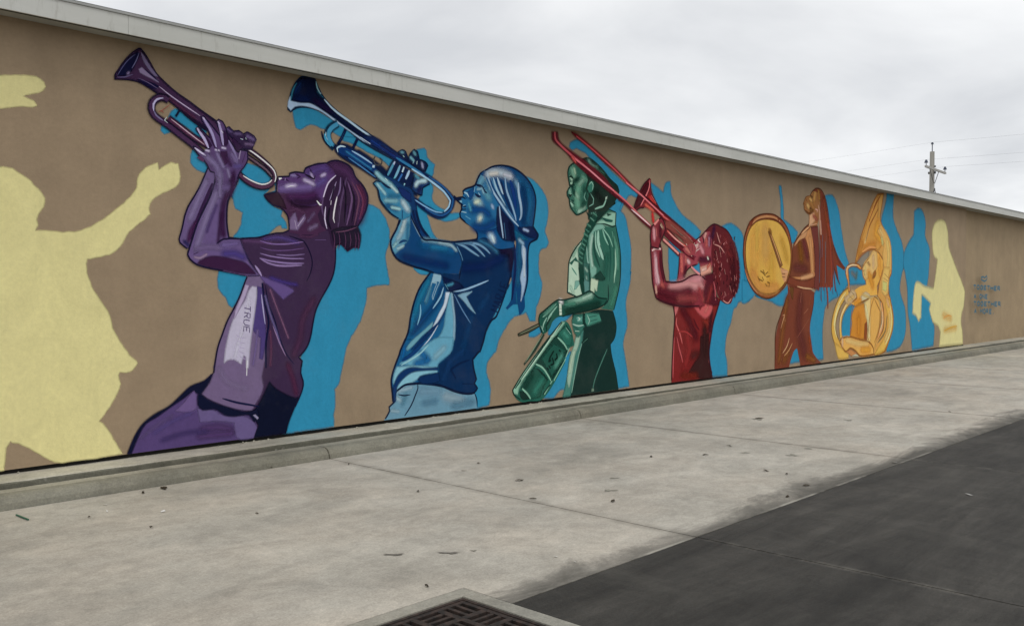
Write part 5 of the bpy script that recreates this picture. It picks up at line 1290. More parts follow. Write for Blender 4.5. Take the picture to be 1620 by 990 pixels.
  ('S','#35101a',26,0.7,[11997,2319,12022,2052,12107,1805,12312,1793,12583,1816,12835,1901,13095,1926,13281,1850])]),
 ('head',None,[('P','#8a3a44',[12908,2476,13037,2509,13168,2585,13353,2708,13544,2660,13466,2225,13494,2111,13441,1966,13147,1912,13106,2103,13040,2157,12833,2208,12781,2318],0),
  ('A','#c8848c',97,0.95,[13117,2385,13197,2303]),
  ('A','#c8948c',97,0.9,[13274,2619,13248,2546]),
  ('A','#cc9c98',76,0.9,[13038,2411,12935,2309]),
  ('A','#4a1428',117,0.95,[13119,2174,13412,2181]),
  ('A','#5c2440',98,0.8,[13409,2568,13410,2453]),
  ('A','#b45a54',98,0.8,[13301,2506,13302,2421]),
  ('A','#a4788c',59,0.7,[13382,2538,13383,2423]),
  ('P','#c8907e',[13120,2046,13279,2078,13440,2095,13455,1981,13147,1919],54),
  ('A','#d0a89c',66,1,[13173,2005,13306,2036]),
  ('A','#b05c50',59,0.9,[13333,2050,13413,2109]),
  ('S','#e4c4c0',23,0.35,[13089,2526,13037,2495,13116,2456]),
  ('S','#e4c4c0',23,0.35,[12934,2407,13038,2425]),
  ('S','#e4c4c0',23,0.35,[12987,2311,13091,2356]),
  ('S','#e4c4c0',23,0.35,[12909,2350,12986,2409]),
  ('S','#3a0c20',31,0.35,[13168,2571,13221,2503,13195,2445]),
  ('S','#3a0c20',30,0.35,[12832,2250,12987,2212]),
  ('S','#3a0c20',31,0.35,[13092,2215,13251,2163]),
  ('S','#3a0c20',31,0.35,[13301,2591,13355,2508]),
  ('S','#35101a',25,0.35,[12908,2476,13037,2516,13168,2585,13353,2708]),
  ('A','#e8c8b8',43,1,[13344,2215,13358,2194])]),
 ('hair',None,[('P','#561a20',[13247,2632,13380,2724,13543,2782,13736,2756,13962,2695,14136,2570,14254,2411,14345,2219,14377,2010,14379,1830,14322,1650,14176,1546,14119,1457,14004,1436,13834,1474,13693,1563,13608,1708,13524,1881,13494,2111,13452,2297,13477,2513,13408,2653],0),
  ('A','#3f1018',207,0.85,[14023,2388,14170,2096,14174,1724]),
  ('A','#3a1030',99,0.9,[13543,2718,13490,2571]),
  ('A','#7a2a2c',185,0.6,[13907,2531,14082,2242]),
  ('A','#6c2024',120,0.7,[13631,2157,13690,1795]),
  ('S','#83393c',15,0.35,[13585,2374,13548,2348,13588,2324]),
  ('S','#944e50',17,0.35,[13788,2066,13823,2034,13762,2000]),
  ('S','#b47c78',17,0.35,[13711,1931,13721,1912,13724,1894]),
  ('S','#a05c5e',18,0.35,[14208,1695,14199,1662,14194,1628]),
  ('S','#8c4440',14,0.35,[13722,2366,13706,2333,13734,2301]),
  ('S','#83393c',17,0.35,[13730,2171,13755,2154,13705,2135]),
  ('S','#83393c',16,0.35,[13923,2336,13937,2306,13899,2275]),
  ('S','#83393c',18,0.35,[14010,1629,14030,1608,14001,1587]),
  ('S','#8c4440',16,0.35,[13680,2570,13667,2541,13663,2513]),
  ('S','#a05c5e',23,0.35,[13541,2128,13559,2095,13567,2061]),
  ('S','#944e50',18,0.35,[13726,2619,13761,2590,13734,2557]),
  ('S','#944e50',17,0.35,[13739,1735,13720,1701,13745,1667]),
  ('S','#b47c78',20,0.35,[13791,2138,13786,2102,13775,2065]),
  ('S','#a05c5e',16,0.35,[13600,1626,13614,1610,13581,1595]),
  ('S','#83393c',16,0.35,[13917,2512,13893,2482,13914,2454]),
  ('S','#83393c',23,0.35,[13677,2095,13703,2075,13677,2055]),
  ('S','#944e50',22,0.35,[13699,2603,13693,2577,13687,2551]),
  ('S','#a05c5e',15,0.35,[13949,2519,13926,2493,13971,2469]),
  ('S','#b47c78',20,0.35,[14245,1644,14278,1623,14235,1601]),
  ('S','#b47c78',18,0.35,[13673,2174,13673,2152,13694,2131]),
  ('S','#b47c78',15,0.35,[13992,2210,13966,2180,14000,2151]),
  ('S','#944e50',17,0.35,[14096,2017,14069,1984,14103,1952]),
  ('S','#83393c',20,0.35,[13813,2358,13843,2325,13797,2290]),
  ('S','#8c4440',19,0.35,[13766,1898,13769,1866,13740,1834]),
  ('S','#8c4440',17,0.35,[13785,2489,13774,2454,13762,2419]),
  ('S','#944e50',17,0.35,[13867,1577,13846,1545,13866,1513]),
  ('S','#a05c5e',22,0.35,[13586,1571,13576,1537,13615,1502]),
  ('S','#a05c5e',16,0.35,[13886,1611,13916,1579,13868,1546]),
  ('S','#b47c78',24,0.35,[13889,2481,13850,2459,13871,2440]),
  ('S','#a05c5e',21,0.35,[13603,1921,13602,1896,13580,1871]),
  ('S','#a05c5e',21,0.35,[14294,1796,14279,1765,14319,1735]),
  ('S','#8c4440',19,0.35,[14132,1681,14112,1652,14139,1623]),
  ('S','#83393c',16,0.35,[13777,1549,13802,1532,13759,1516]),
  ('S','#8c4440',21,0.35,[13801,1642,13832,1610,13778,1578]),
  ('S','#a05c5e',19,0.35,[13641,2226,13661,2199,13619,2171]),
  ('S','#a05c5e',25,0.35,[14298,1916,14267,1883,14307,1852]),
  ('S','#8c4440',21,0.35,[14096,1897,14125,1865,14108,1833]),
  ('S','#83393c',17,0.35,[13696,1665,13675,1635,13687,1605]),
  ('S','#83393c',25,0.35,[14301,1955,14285,1928,14298,1902]),
  ('S','#8c4440',20,0.35,[13703,1989,13729,1965,13698,1940]),
  ('S','#8c4440',24,0.35,[13529,2205,13566,2190,13552,2174]),
  ('S','#a05c5e',19,0.35,[13751,1972,13762,1942,13750,1910]),
  ('S','#944e50',15,0.35,[13560,1970,13526,1953,13555,1938]),
  ('S','#944e50',15,0.35,[13523,2041,13487,2022,13513,2005]),
  ('S','#b47c78',20,0.35,[13551,2498,13526,2470,13533,2442]),
  ('S','#2e0a12',32,0.35,[13817,2463,13785,2433,13812,2397]),
  ('S','#2e0a12',22,0.35,[13528,1673,13521,1644,13516,1608]),
  ('S','#2e0a12',26,0.35,[13736,2065,13710,2035,13754,1999]),
  ('S','#2e0a12',25,0.35,[13895,2036,13888,2007,13881,1970]),
  ('S','#2e0a12',24,0.35,[13571,1569,13585,1540,13563,1504]),
  ('S','#2e0a12',23,0.35,[14094,2521,14103,2492,14072,2454]),
  ('S','#2e0a12',35,0.35,[13683,2585,13686,2556,13701,2521]),
  ('S','#2e0a12',35,0.35,[13851,1831,13866,1801,13861,1765]),
  ('S','#2e0a12',29,0.35,[13760,2417,13736,2387,13760,2351]),
  ('S','#2e0a12',36,0.35,[14183,2235,14210,2206,14179,2168]),
  ('S','#2e0a12',24,0.35,[14064,1737,14071,1708,14079,1671]),
  ('S','#2e0a12',28,0.35,[13954,1776,13981,1746,13969,1709]),
  ('S','#2e0a12',25,0.35,[13579,2344,13549,2314,13600,2280]),
  ('S','#2e0a12',27,0.35,[13548,2253,13583,2226,13567,2189]),
  ('S','#2e0a12',28,0.35,[13644,2547,13670,2519,13654,2483]),
  ('S','#2e0a12',25,0.35,[13552,1886,13560,1857,13536,1821]),
  ('S','#2e0a12',35,0.35,[13744,2065,13770,2036,13760,2000]),
  ('S','#2e0a12',24,0.35,[13570,2354,13606,2326,13588,2290]),
  ('S','#2e0a12',32,0.35,[14232,2607,14209,2576,14221,2540]),
  ('S','#2e0a12',37,0.35,[14059,2244,14088,2215,14066,2178]),
  ('S','#2e0a12',28,0.35,[13809,2418,13775,2388,13810,2352]),
  ('S','#2e0a12',25,0.35,[13891,2012,13868,1983,13901,1947]),
  ('S','#2e0a12',28,0.35,[13750,2372,13746,2343,13772,2307]),
  ('S','#2e0a12',36,0.35,[13765,1644,13799,1615,13761,1578]),
  ('S','#2e0a12',25,0.35,[14066,2388,14033,2357,14062,2321]),
  ('S','#2e0a12',31,0.35,[13966,1891,13976,1862,13958,1825]),
  ('S','#2e0a12',31,0.35,[14212,1779,14229,1750,14233,1712]),
  ('S','#2e0a12',30,0.35,[13701,2369,13722,2341,13708,2304]),
  ('S','#2e0a12',23,0.35,[13529,1996,13498,1966,13530,1931]),
  ('S','#2e0a12',25,0.35,[13593,1760,13622,1731,13597,1695]),
  ('S','#2e0a12',31,0.35,[13632,1813,13671,1785,13651,1748]),
  ('S','#2e0a12',34,0.35,[14070,1807,14085,1777,14060,1740]),
  ('S','#2e0a12',33,0.35,[13954,1938,13976,1909,13971,1872]),
  ('S','#2e0a12',33,0.35,[14243,2445,14207,2414,14223,2377]),
  ('S','#b88078',22,0.4,[13626,2649,13683,2551,13739,2466]),
  ('S','#b88078',22,0.4,[13546,2444,13740,2407,13881,2310]),
  ('S','#b88078',22,0.4,[13602,2330,13659,2187]),
  ('S','#b88078',22,0.4,[13712,2406,13770,2234]),
  ('S','#b88078',22,0.4,[13884,2032,13914,1944]),
  ('S','#b88078',23,0.4,[14058,1754,14103,1665]),
  ('S','#b88078',22,0.4,[13888,1650,13946,1576]),
  ('S','#b88078',23,0.4,[13833,1503,14004,1451,14119,1531]),
  ('S','#b88078',23,0.4,[14166,2512,14255,2366,14316,2189]),
  ('S','#b88078',23,0.4,[14216,1933,14232,1829]),
  ('A','#4a141c',71,1,[14192,2498,14222,2463]),
  ('A','#4a141c',71,1,[14243,2419,14272,2385]),
  ('A','#4a141c',71,1,[14284,2340,14314,2305]),
  ('A','#4a141c',71,1,[14315,2260,14345,2225]),
  ('A','#4a141c',72,1,[14336,2180,14366,2145]),
  ('A','#4a141c',72,1,[14352,2100,14382,2064]),
  ('A','#4a141c',72,1,[14359,2019,14389,1983]),
  ('A','#4a141c',72,1,[14360,1938,14390,1902]),
  ('A','#4a141c',72,1,[14343,1857,14373,1821]),
  ('A','#4a141c',71,1,[14314,1776,14344,1740]),
  ('A','#4a141c',71,1,[14274,1695,14304,1659]),
  ('A','#4a141c',71,1,[14202,1614,14231,1578]),
  ('S','#35101a',26,0.6,[13247,2632,13380,2724,13543,2782,13736,2756,13962,2695,14136,2570])]),
 ('trombone',None,[('P','#6a1a22',[11655,3383,11689,3373,11694,3216,11759,3102,11946,2930,12232,2787,12089,2752,11876,2846,11669,2912,11511,2928,11378,2906,11290,2849,11246,2872,11289,2977,11398,3153,11509,3279],0),
  ('P','#3f0c16',[11598,3325,11655,3278,11622,3171,11510,3032,11355,2930,11279,2887,11311,2979,11443,3169],48),
  ('S','#c86a6c',26,0.6,[11662,3357,11644,3238,11555,3100,11422,2948]),
  ('A','#b03430',87,0.95,[11668,3096,11806,2987]),
  ('A','#c85c4c',59,0.9,[11556,2970,11761,2892]),
  ('S','#d06a60',24,0.35,[11702,3124,11829,3015]),
  ('S','#35101a',24,0.8,[11655,3383,11509,3279,11398,3153,11279,2964,11246,2872,11290,2846,11389,2907,11511,2925]),
  ('S','#35101a',21,0.35,[11689,3373,11694,3216,11759,3102,11946,2930]),
  ('A','#b8282c',77,1,[11738,2838,11762,2733]),
  ('P','#571520',[9372,3801,9381,3698,9434,3658,9668,3557,9853,3435,10157,3297,10432,3187,10675,3084,10967,2967,11268,2809,11490,2692,11694,2605,11716,2652,11489,2770,11268,2873,10841,3071,10512,3305,10042,3502,9632,3646,9523,3715,9496,3816],44),
  ('S','#b44c54',34,1,[9434,3809,9443,3717,9523,3657,9779,3534,10080,3410]),
  ('S','#c86a72',30,0.8,[9853,3494,10196,3361,10512,3219,10840,3084]),
  ('S','#bc5c60',30,1,[10757,3115,11052,2986,11268,2873,11490,2757,11693,2657]),
  ('S','#dc8c94',14,0.35,[10080,3410,10353,3290,10634,3155]),
  ('S','#481018',22,0.7,[9928,3431,10235,3292,10634,3118,10967,2967]),
  ('S','#e8b0b0',27,0.35,[11181,2880,11445,2768,11671,2663]),
  ('A','#c85450',45,0.9,[9797,3512,9872,3449]),
  ('P','#6a1820',[9778,3852,9889,3842,10156,3743,10471,3608,10756,3477,11050,3329,11398,3153,11806,2987,12232,2814,12626,2644,12985,2493,12934,2435,12428,2593,12017,2788,11488,3082,11179,3212,10839,3372,10511,3514,10156,3683,9852,3802],39),
  ('S','#b84c50',26,0.8,[9890,3807,10195,3687,10552,3531,10839,3397,11179,3212,11399,3114]),
  ('S','#cc6c72',27,0.9,[11050,3265,11376,3138,11714,2981,12041,2829]),
  ('S','#bc5856',29,0.9,[12017,2828,12428,2675,12830,2501]),
  ('S','#e8a8a4',22,0.35,[12184,2757,12577,2600,12882,2461]),
  ('S','#3c0c14',25,0.8,[11487,3121,11899,2940,12232,2800,12677,2619]),
  ('P','#7a3a34',[12089,2752,12281,2749,12830,2487,12934,2407,12679,2398,12528,2502,12089,2644],52),
  ('P','#5a3a34',[12281,2695,12428,2621,12627,2547,12527,2543],10),
  ('S','#8c6a5c',24,0.35,[12233,2706,12678,2508]),
  ('S','#4a2420',22,0.35,[12379,2564,12678,2453]),
  ('P','#5a1820',[12089,2644,12233,2598,12429,2498,12679,2356,12579,2339,12283,2464,12066,2549],45),
  ('S','#c05850',33,0.8,[12137,2606,12331,2507,12578,2408,12781,2346]),
  ('S','#e0948c',24,0.35,[12185,2582,12380,2482,12629,2382]),
  ('S','#5a1420',72,1,[12020,2467,12187,2393,12480,2240]),
  ('S','#d08880',40,1,[12031,2468,12235,2368,12468,2253]),
  ('S','#5a1420',63,0.8,[12066,2549,12381,2400,12781,2235,12936,2183]),
  ('S','#c88080',42,0.8,[12834,2055,12990,1974,13094,1933]),
  ('S','#e8b8a8',26,0.35,[12679,2425,12730,2372]),
  ('S','#e8b8a8',26,0.35,[12780,2415,12806,2333]),
  ('S','#e8b8a8',27,0.35,[12934,2449,12883,2349]),
  ('S','#e8b8a8',27,0.35,[13038,2439,12986,2381]),
  ('S','#e8b8a8',26,0.35,[12807,2249,12858,2223])]),
 ('hand',None,[('P','#74262f',[11705,2625,11762,2681,11877,2753,11970,2798,12041,2749,12089,2644,12043,2548,11949,2411,11903,2316,11707,2336,11683,2493],0),
  ('S','#35101a',23,1,[11705,2625,11762,2681,11877,2753,11970,2798,12041,2749,12089,2644,12043,2548,11949,2411,11903,2316,11707,2336,11683,2493,11705,2625]),
  ('A','#c88a90',80,1,[11774,2602,11786,2471]),
  ('P','#d07c78',[11762,2694,11900,2781,11912,2755,11808,2670],17),
  ('A','#4a1420',88,0.9,[11948,2664,11949,2504]),
  ('A','#9a7864',53,1,[11971,2692,12018,2641]),
  ('S','#d8b4a0',23,0.35,[11947,2691,11995,2640]),
  ('S','#c87c74',26,0.35,[11831,2631,11855,2500])]),
 ('hand',None,[('P','#8c3a40',[12579,2339,12729,2399,12882,2433,12986,2353,12935,2267,12781,2235,12655,2272],0),
  ('A','#c07068',75,0.9,[12679,2342,12781,2290]),
  ('S','#4a1420',30,0.35,[12729,2386,12806,2291]),
  ('S','#4a1420',30,0.35,[12857,2404,12883,2307])])]),
('painted_sousaphonist','painted golden player wrapped in the coil of a tall sousaphone',1,[
 ('sousaphone',None,[('P','#bd8d48',[20464,3810,20805,3855,20713,3579,20621,3323,20723,3156,20975,2975,21180,2827,21288,2596,21322,2242,21301,2064,21202,1964,21133,1650,21265,1473,21428,1095,21429,1055,21435,817,21237,546,20941,284,20308,247,20350,504,20830,756,20898,1027,20816,1359,20518,1535,20608,1843,20792,2347,20495,2531,20112,2595,19743,2508,19386,2294,19298,2274,19425,2572,19643,2913,19910,3262,20230,3622],0),
  ('S','#8a5622',37,1,[20464,3810,20805,3855,20713,3579,20621,3323,20723,3156,20975,2975,21180,2827,21288,2596,21322,2242,21301,2064,21202,1964,21133,1650,21265,1473,21428,1095,21429,1055,21435,817,21237,546,20941,284,20308,247,20350,504,20830,756,20898,1027,20816,1359,20518,1535,20608,1843,20792,2347,20495,2531,20112,2595,19743,2508,19386,2294,19298,2274,19425,2572,19643,2913,19910,3262,20230,3622,20464,3810]),
  ('P','#bb8842',[20513,3794,20278,3587,20002,3305,19689,2878,19426,2535,19341,2312,19652,2505,20111,2614,20494,2570,20782,2734,20389,2909,20479,3181],83),
  ('A','#cc943c',243,0.95,[20480,3143,20388,2947,20682,2807]),
  ('P','#c99e58',[20674,3153,21026,2957,21206,2789,21289,2556,21299,2143,20948,2059,20790,2425,20881,2738,20484,2990],87),
  ('A','#d8b46c',188,0.9,[21030,2782,21137,2512,21094,2237]),
  ('A','#b8b878',111,0.9,[20731,2848,20782,2734]),
  ('A','#d4b070',123,0.9,[20628,3035,20778,2927]),
  ('A','#c08438',208,0.8,[19833,2585,20299,2677]),
  ('A','#b07834',173,0.8,[19472,2463,19648,2691]),
  ('S','#8a4c20',48,0.5,[20634,3804,20373,3594,20095,3311,20005,3174]),
  ('S','#d4b47c',59,0.5,[20053,3101,19918,2888,19784,2696]),
  ('S','#8a5222',39,0.5,[20520,3508,20285,3303,20053,3101,19830,2735]),
  ('S','#c88c4c',36,0.35,[20418,3749,20232,3508,20004,3230]),
  ('P','#7c7468',[20019,2564,19653,2431,19387,2258,19568,2188,19794,2285,19976,2402],73),
  ('S','#8a5a34',42,0.7,[19342,2275,19653,2449,20065,2575,20397,2586,20741,2423,20816,2367]),
  ('S','#c98c50',59,0.5,[19652,2505,20064,2622,20396,2624]),
  ('P','#caa85e',[20895,2194,21196,2180,21151,1964,21108,1650,20961,1533,20759,1650,20753,1921],87),
  ('P','#b9b56c',[20803,1883,21053,1846,21008,1650,20808,1689],53),
  ('S','#8a5a34',38,0.35,[20898,2058,21177,1945]),
  ('S','#8a5a34',31,0.35,[20851,1961,21102,1885]),
  ('S','#8a5a3c',31,0.35,[20910,1553,21135,1572]),
  ('P','#c8a24c',[20962,1494,21214,1453,21402,1095,21410,817,21186,548,20891,306,20403,252,20642,414,20934,597,21129,826,21123,1061,21016,1298],86),
  ('A','#d0b070',126,0.9,[21222,1138,21230,823,20984,556]),
  ('A','#c8a070',126,0.9,[21063,1454,21167,1336]),
  ('S','#8a5622',35,0.35,[21345,1354,21455,1055,21411,778,21237,546,20941,284]),
  ('S','#7a6640',56,0.4,[21071,1102,20980,752,20543,496]),
  ('S','#7a5c26',208,1,[18961,1632,18706,1542,18458,1347,18297,1119,18240,908,18304,729,18516,507,18816,313]),
  ('S','#c59c48',170,1,[18961,1632,18706,1542,18458,1347,18297,1119,18240,908,18304,729,18516,507,18816,313]),
  ('S','#d4b878',60,0.6,[18832,1632,18499,1400,18317,1136,18259,943]),
  ('S','#8a6a3a',116,1,[19051,1450,18838,1343,18629,1148,18570,970,18595,755,18639,663]),
  ('S','#caa250',89,1,[19051,1450,18838,1343,18629,1148,18570,970,18595,755,18639,663]),
  ('S','#d8b890',33,0.6,[18880,1397,18588,1113,18551,864]),
  ('S','#c8905c',93,0.8,[20716,1399,20822,1106,20779,836,20492,575]),
  ('S','#e0b890',37,0.5,[20795,1204,20825,990,20634,724]),
  ('S','#7a5a34',31,0.35,[20568,1458,20674,1109,20444,576]),
  ('P','#c6a04e',[18307,587,18643,466,18988,323,18989,250,18521,256,18393,406],77),
  ('P','#c88c4c',[18961,1650,18935,1831,18824,2011,18822,2137,18949,2212,19210,2245,19477,2232,19637,2152,19569,2123,19344,2192,19036,2177,18930,2103,18977,1904,19047,1650],36),
  ('S','#7c4a24',25,1,[18961,1650,18935,1831,18824,2011,18822,2137,18949,2212,19210,2245,19477,2232,19637,2152,19569,2123,19344,2192,19036,2177,18930,2103,18977,1904,19047,1650,18961,1650]),
  ('S','#e0b48c',37,0.6,[18859,2011,18886,2156,19123,2215,19388,2212])]),
 ('player',None,[('P','#cc9c48',[20069,2424,20254,2562,20445,2578,20691,2441,20817,2328,20797,2134,20655,1920,20512,1804,20517,1573,19856,1538,19674,1464,19317,1356,19052,1413,19092,1614,19487,1742,19897,1800,19849,1875,19709,1967,19660,2134,19794,2285],0),
  ('P','#c9a768',[20069,2424,20255,2552,20446,2530,20502,2225,20313,2069,20032,1989,19848,1912,19709,1985,19682,2134,19794,2285],83),
  ('A','#d4b878',117,0.9,[19796,2173,19845,2025]),
  ('A','#c48a34',209,0.9,[20031,2027,20224,1802]),
  ('A','#d89440',184,0.9,[20596,2342,20652,2036]),
  ('A','#c8ac80',150,0.8,[20258,2410,20262,2220]),
  ('S','#7c6238',38,0.35,[19886,2269,20025,2310]),
  ('S','#7c5a30',35,0.35,[19706,2097,19797,2117]),
  ('A','#9c7c50',89,0.7,[19979,2271,20073,2235]),
  ('P','#8a5624',[20266,2068,20384,2127,20433,2052,20340,1955,20221,1935],35),
  ('S','#5a4a30',36,0.35,[20220,1973,20387,1994]),
  ('P','#b87a2c',[19318,1319,19767,1388,19864,1200,19960,1047,19877,598,19422,634,19067,702,19149,955,19145,1138],81),
  ('A','#c0822c',231,0.8,[19502,1057,19509,761]),
  ('P','#7c4220',[19823,938,19961,1010,19970,576,19785,602],46),
  ('P','#cfb478',[19813,1407,20043,1499,20326,1536,20567,1496,20721,1205,20680,877,20446,500,20308,257,20067,439,19969,632,20009,933,19865,1125],84),
  ('P','#c89a50',[20137,1480,20422,1516,20618,1419,20652,1032,20445,538,20307,276,20159,511,20148,1005],85),
  ('A','#d8c898',101,0.9,[19861,1331,19982,1085,20062,667]),
  ('S','#6a421c',46,0.35,[20326,1536,20544,1477]),
  ('S','#8a5c2c',37,0.35,[20327,1497,20672,1206,20632,840,20350,504]),
  ('P','#c89a50',[18639,681,19111,682,19602,599,20065,534,20305,391,20332,256,19610,254,19338,379,19072,446,18857,383,18685,482,18556,595],80),
  ('S','#7a4a20',29,1,[18639,681,19111,682,19602,599,20065,534,20305,391,20332,256,19610,254,19338,379,19072,446,18857,383,18685,482,18556,595,18639,681]),
  ('A','#d4b070',144,0.9,[18895,617,19514,519,19973,481]),
  ('A','#cc9438',177,0.9,[19698,381,20069,364]),
  ('A','#d0ac88',94,0.9,[18682,644,18684,536]),
  ('P','#b07848',[18900,381,19117,408,19429,301,19163,277],45),
  ('P','#a8a890',[19163,277,19384,303,19520,250],17),
  ('P','#b8b090',[19538,1483,19672,1576,19854,1631,20088,1574,19996,1499,19675,1426],69),
  ('A','#c8a860',88,0.6,[19672,1594,20043,1518]),
  ('S','#7a5220',38,0.35,[19405,1392,19675,1426,20043,1499]),
  ('P','#b49c78',[18749,1524,18962,1577,19134,1687,19311,1632,19403,1502,19183,1430,18880,1397],79),
  ('A','#c8a868',113,0.8,[18964,1469,19225,1540]),
  ('S','#6c5a3c',31,0.35,[19091,1650,19268,1577]),
  ('S','#6c5a3c',31,0.35,[19006,1559,19182,1485]),
  ('S','#8a5a24',37,0.35,[19140,1413,19403,1521,19356,1613]),
  ('A','#d08c30',144,0.9,[19316,1393,19584,1464]),
  ('S','#8a5a30',37,0.35,[20817,2348,20797,2134,20655,1920,20488,1765,20517,1573]),
  ('S','#8a5a30',29,0.35,[20046,2404,19862,2296,19726,2209,19651,2133,19715,2088,19685,2022,19746,1949,19872,1875,19841,1809]),
  ('S','#8a5622',30,0.35,[20019,2564,20301,2579,20592,2496,20791,2367]),
  ('S','#d8bc80',47,0.35,[19841,2212,19889,2119]),
  ('S','#7c6238',29,0.35,[19731,2023,19823,2015]),
  ('S','#8a5622',29,0.35,[19184,1376,19102,1103,19067,702,19422,634,19924,578]),
  ('S','#8a5622',30,0.35,[20326,1526,20142,1271,20055,951,19992,631,20112,532]),
  ('S','#a06c28',34,0.35,[20720,1263,20680,877,20446,500]),
  ('S','#e0c890',44,0.35,[21243,1335,21353,1017,21234,665,20987,438]),
  ('S','#e0c890',38,0.35,[18541,1382,18358,1153,18301,906,18396,690])])]),
('painted_drummer','painted brown drummer with very long braids beating a big amber bass drum',2,[
 ('trousers',None,[('P','#6b3626',[16208,1780,16961,1734,17338,1633,17304,1395,17195,1108,17162,871,17242,597,17321,423,17672,212,16766,211,16615,557,16473,497,16284,210,15713,210,15745,788,15908,1168,16075,1407,16210,1601],0),
  ('A','#7a4824',188,0.85,[16177,1488,16079,1132,15982,779,15886,364]),
  ('A','#7a4a24',190,0.7,[16091,353,16262,507]),
  ('A','#63302a',296,0.8,[16745,1484,16681,986,16908,476]),
  ('A','#7c4a20',152,0.9,[17058,368,17361,284]),
  ('A','#803c22',126,0.8,[17126,771,17206,496]),
  ('S','#8a5a44',30,0.35,[16779,1633,16746,1434]),
  ('S','#a06a50',30,0.35,[17079,1313,16896,1215]),
  ('S','#84503c',30,0.35,[17120,1109,16612,756]),
  ('S','#a87a58',28,0.35,[16010,1198,16095,1213,15945,958]),
  ('S','#a87a58',28,0.35,[16078,1213,16114,1083]),
  ('S','#b08a66',29,0.35,[16293,768,16191,608,16020,486]),
  ('S','#a87a54',29,0.35,[16418,664,16262,524,16089,434]),
  ('S','#8a4a2c',30,0.35,[17187,1582,17116,1380]),
  ('S','#b0785a',37,0.35,[16208,1780,16453,1781,16741,1733,17185,1692]),
  ('S','#a06c50',38,0.35,[16243,1764,16350,1601]),
  ('P','#5c3a1c',[16278,1748,16454,1716,16423,1486,16351,1568],31),
  ('S','#4a2412',28,0.35,[16210,1601,16075,1407,15908,1168,15776,979,15728,788,15736,260]),
  ('S','#4a2412',28,0.35,[17338,1633,17304,1395,17159,1024])]),
 ('blouse',None,[('P','#6c3a26',[16441,2568,16582,2673,16868,2885,17089,2963,17468,2949,17556,2337,17488,1821,17185,1692,16778,1717,16243,1780,16103,1844,16204,2008,16377,2141,16391,2370],0),
  ('A','#754618',221,0.85,[16692,2561,16769,2282]),
  ('A','#63302a',196,0.8,[16519,2111,16955,2086]),
  ('A','#6a3030',149,0.8,[16873,2602,17025,2322])]),
 ('arm',None,[('P','#b07a4c',[16871,2752,17165,2916,17241,2836,17283,2634,17345,2331,17388,2025,17371,1940,16958,1885,16452,1896,16345,1936,16774,1933,17180,2005,17137,2325,17021,2591],0),
  ('A','#bd8a5a',126,0.9,[17131,2696,17212,2327,17255,2057]),
  ('A','#c4946a',100,0.9,[17256,1972,16775,1900]),
  ('A','#8a5234',102,0.8,[17323,2500,17369,2059]),
  ('P','#6e3624',[16171,1942,16380,1928,16595,1873,17033,1869,17371,1940,17562,1994,17527,1770,17185,1701,16597,1733,16207,1796],69),
  ('P','#b08058',[16477,2521,16582,2640,16761,2747,17017,2842,16945,2721,16690,2644,16548,2556],32),
  ('S','#c49468',40,0.35,[16761,2763,16942,2855,17127,2931]),
  ('S','#4a2412',29,0.35,[16441,2568,16617,2691,16869,2868,17089,2980]),
  ('S','#b8906c',32,0.35,[16597,1749,16888,1717,17261,1701])]),
 ('head',None,[('P','#8a5c34',[17417,3695,17228,3629,17117,3536,16932,3489,16878,3418,16843,3332,16881,3252,16974,3191,17086,3164,17106,3048,17053,2911,17430,2947,17542,3158,17535,3534],0),
  ('A','#b8874c',152,0.95,[17342,3604,17306,3483]),
  ('A','#c09a60',100,0.95,[17008,3344,17083,3299]),
  ('P','#c09470',[17086,3164,17311,3212,17351,3062,17201,2969,17090,2929],57),
  ('A','#6a4420',75,0.7,[17121,3284,17272,3260,17122,3192]),
  ('A','#a0703c',126,0.8,[17156,3404,17271,3311]),
  ('S','#5a3a1c',40,0.35,[17117,3536,17230,3511,17156,3438]),
  ('S','#5a3a1c',35,0.35,[16932,3472,16989,3409]),
  ('A','#c49a5c',75,0.9,[17118,3469,17193,3441]),
  ('S','#6a3a20',30,0.35,[16860,3367,16934,3339]),
  ('S','#5a3418',38,0.35,[16899,3236,17123,3175,17234,3241]),
  ('A','#94503c',102,0.8,[17274,3142,17427,3083]),
  ('S','#c89c80',33,0.35,[17164,2950,17429,2998]),
  ('S','#c09080',28,0.35,[17347,3282,17462,3273,17425,3219]),
  ('S','#6a4424',20,0.35,[17117,3536,16932,3489,16878,3418,16831,3357,16880,3318,16870,3251,16974,3191,17093,3162,17095,3031,17053,2911])]),
 ('hair',None,[('P','#6d3322',[17228,3629,17417,3698,17610,3676,17769,3551,17891,3335,18017,3012,18228,2601,18523,2292,18780,2082,18359,2199,18490,1828,18195,2178,18203,1738,17336,1735,17556,2337,17547,2850,17542,3158,17575,3451,17456,3613],0),
  ('P','#63302a',[17165,2916,17468,2949,17556,2337,17568,1667,17336,1718,17364,2331],72),
  ('A','#a07038',103,0.9,[17494,3650,17536,3500]),
  ('A','#7c3a22',158,0.9,[17731,3479,17939,2939,18107,2527]),
  ('S','#a87c64',67,0.5,[17480,3376,17540,3261,17563,3057,17606,2785]),
  ('S','#b48c7a',47,0.5,[17601,3076,17645,2786]),
  ('S','#5a5660',42,0.5,[17704,2789,17673,2340]),
  ('S','#6c4a40',37,0.5,[17861,2831,17850,2345]),
  ('S','#8a3c28',79,0.5,[17937,3043,18067,2525]),
  ('S','#40586a',36,0.5,[17589,2681,17565,1822]),
  ('S','#4c5c64',37,0.5,[17825,2656,17840,1824]),
  ('S','#7a3424',52,0.5,[17706,2651,17764,1667]),
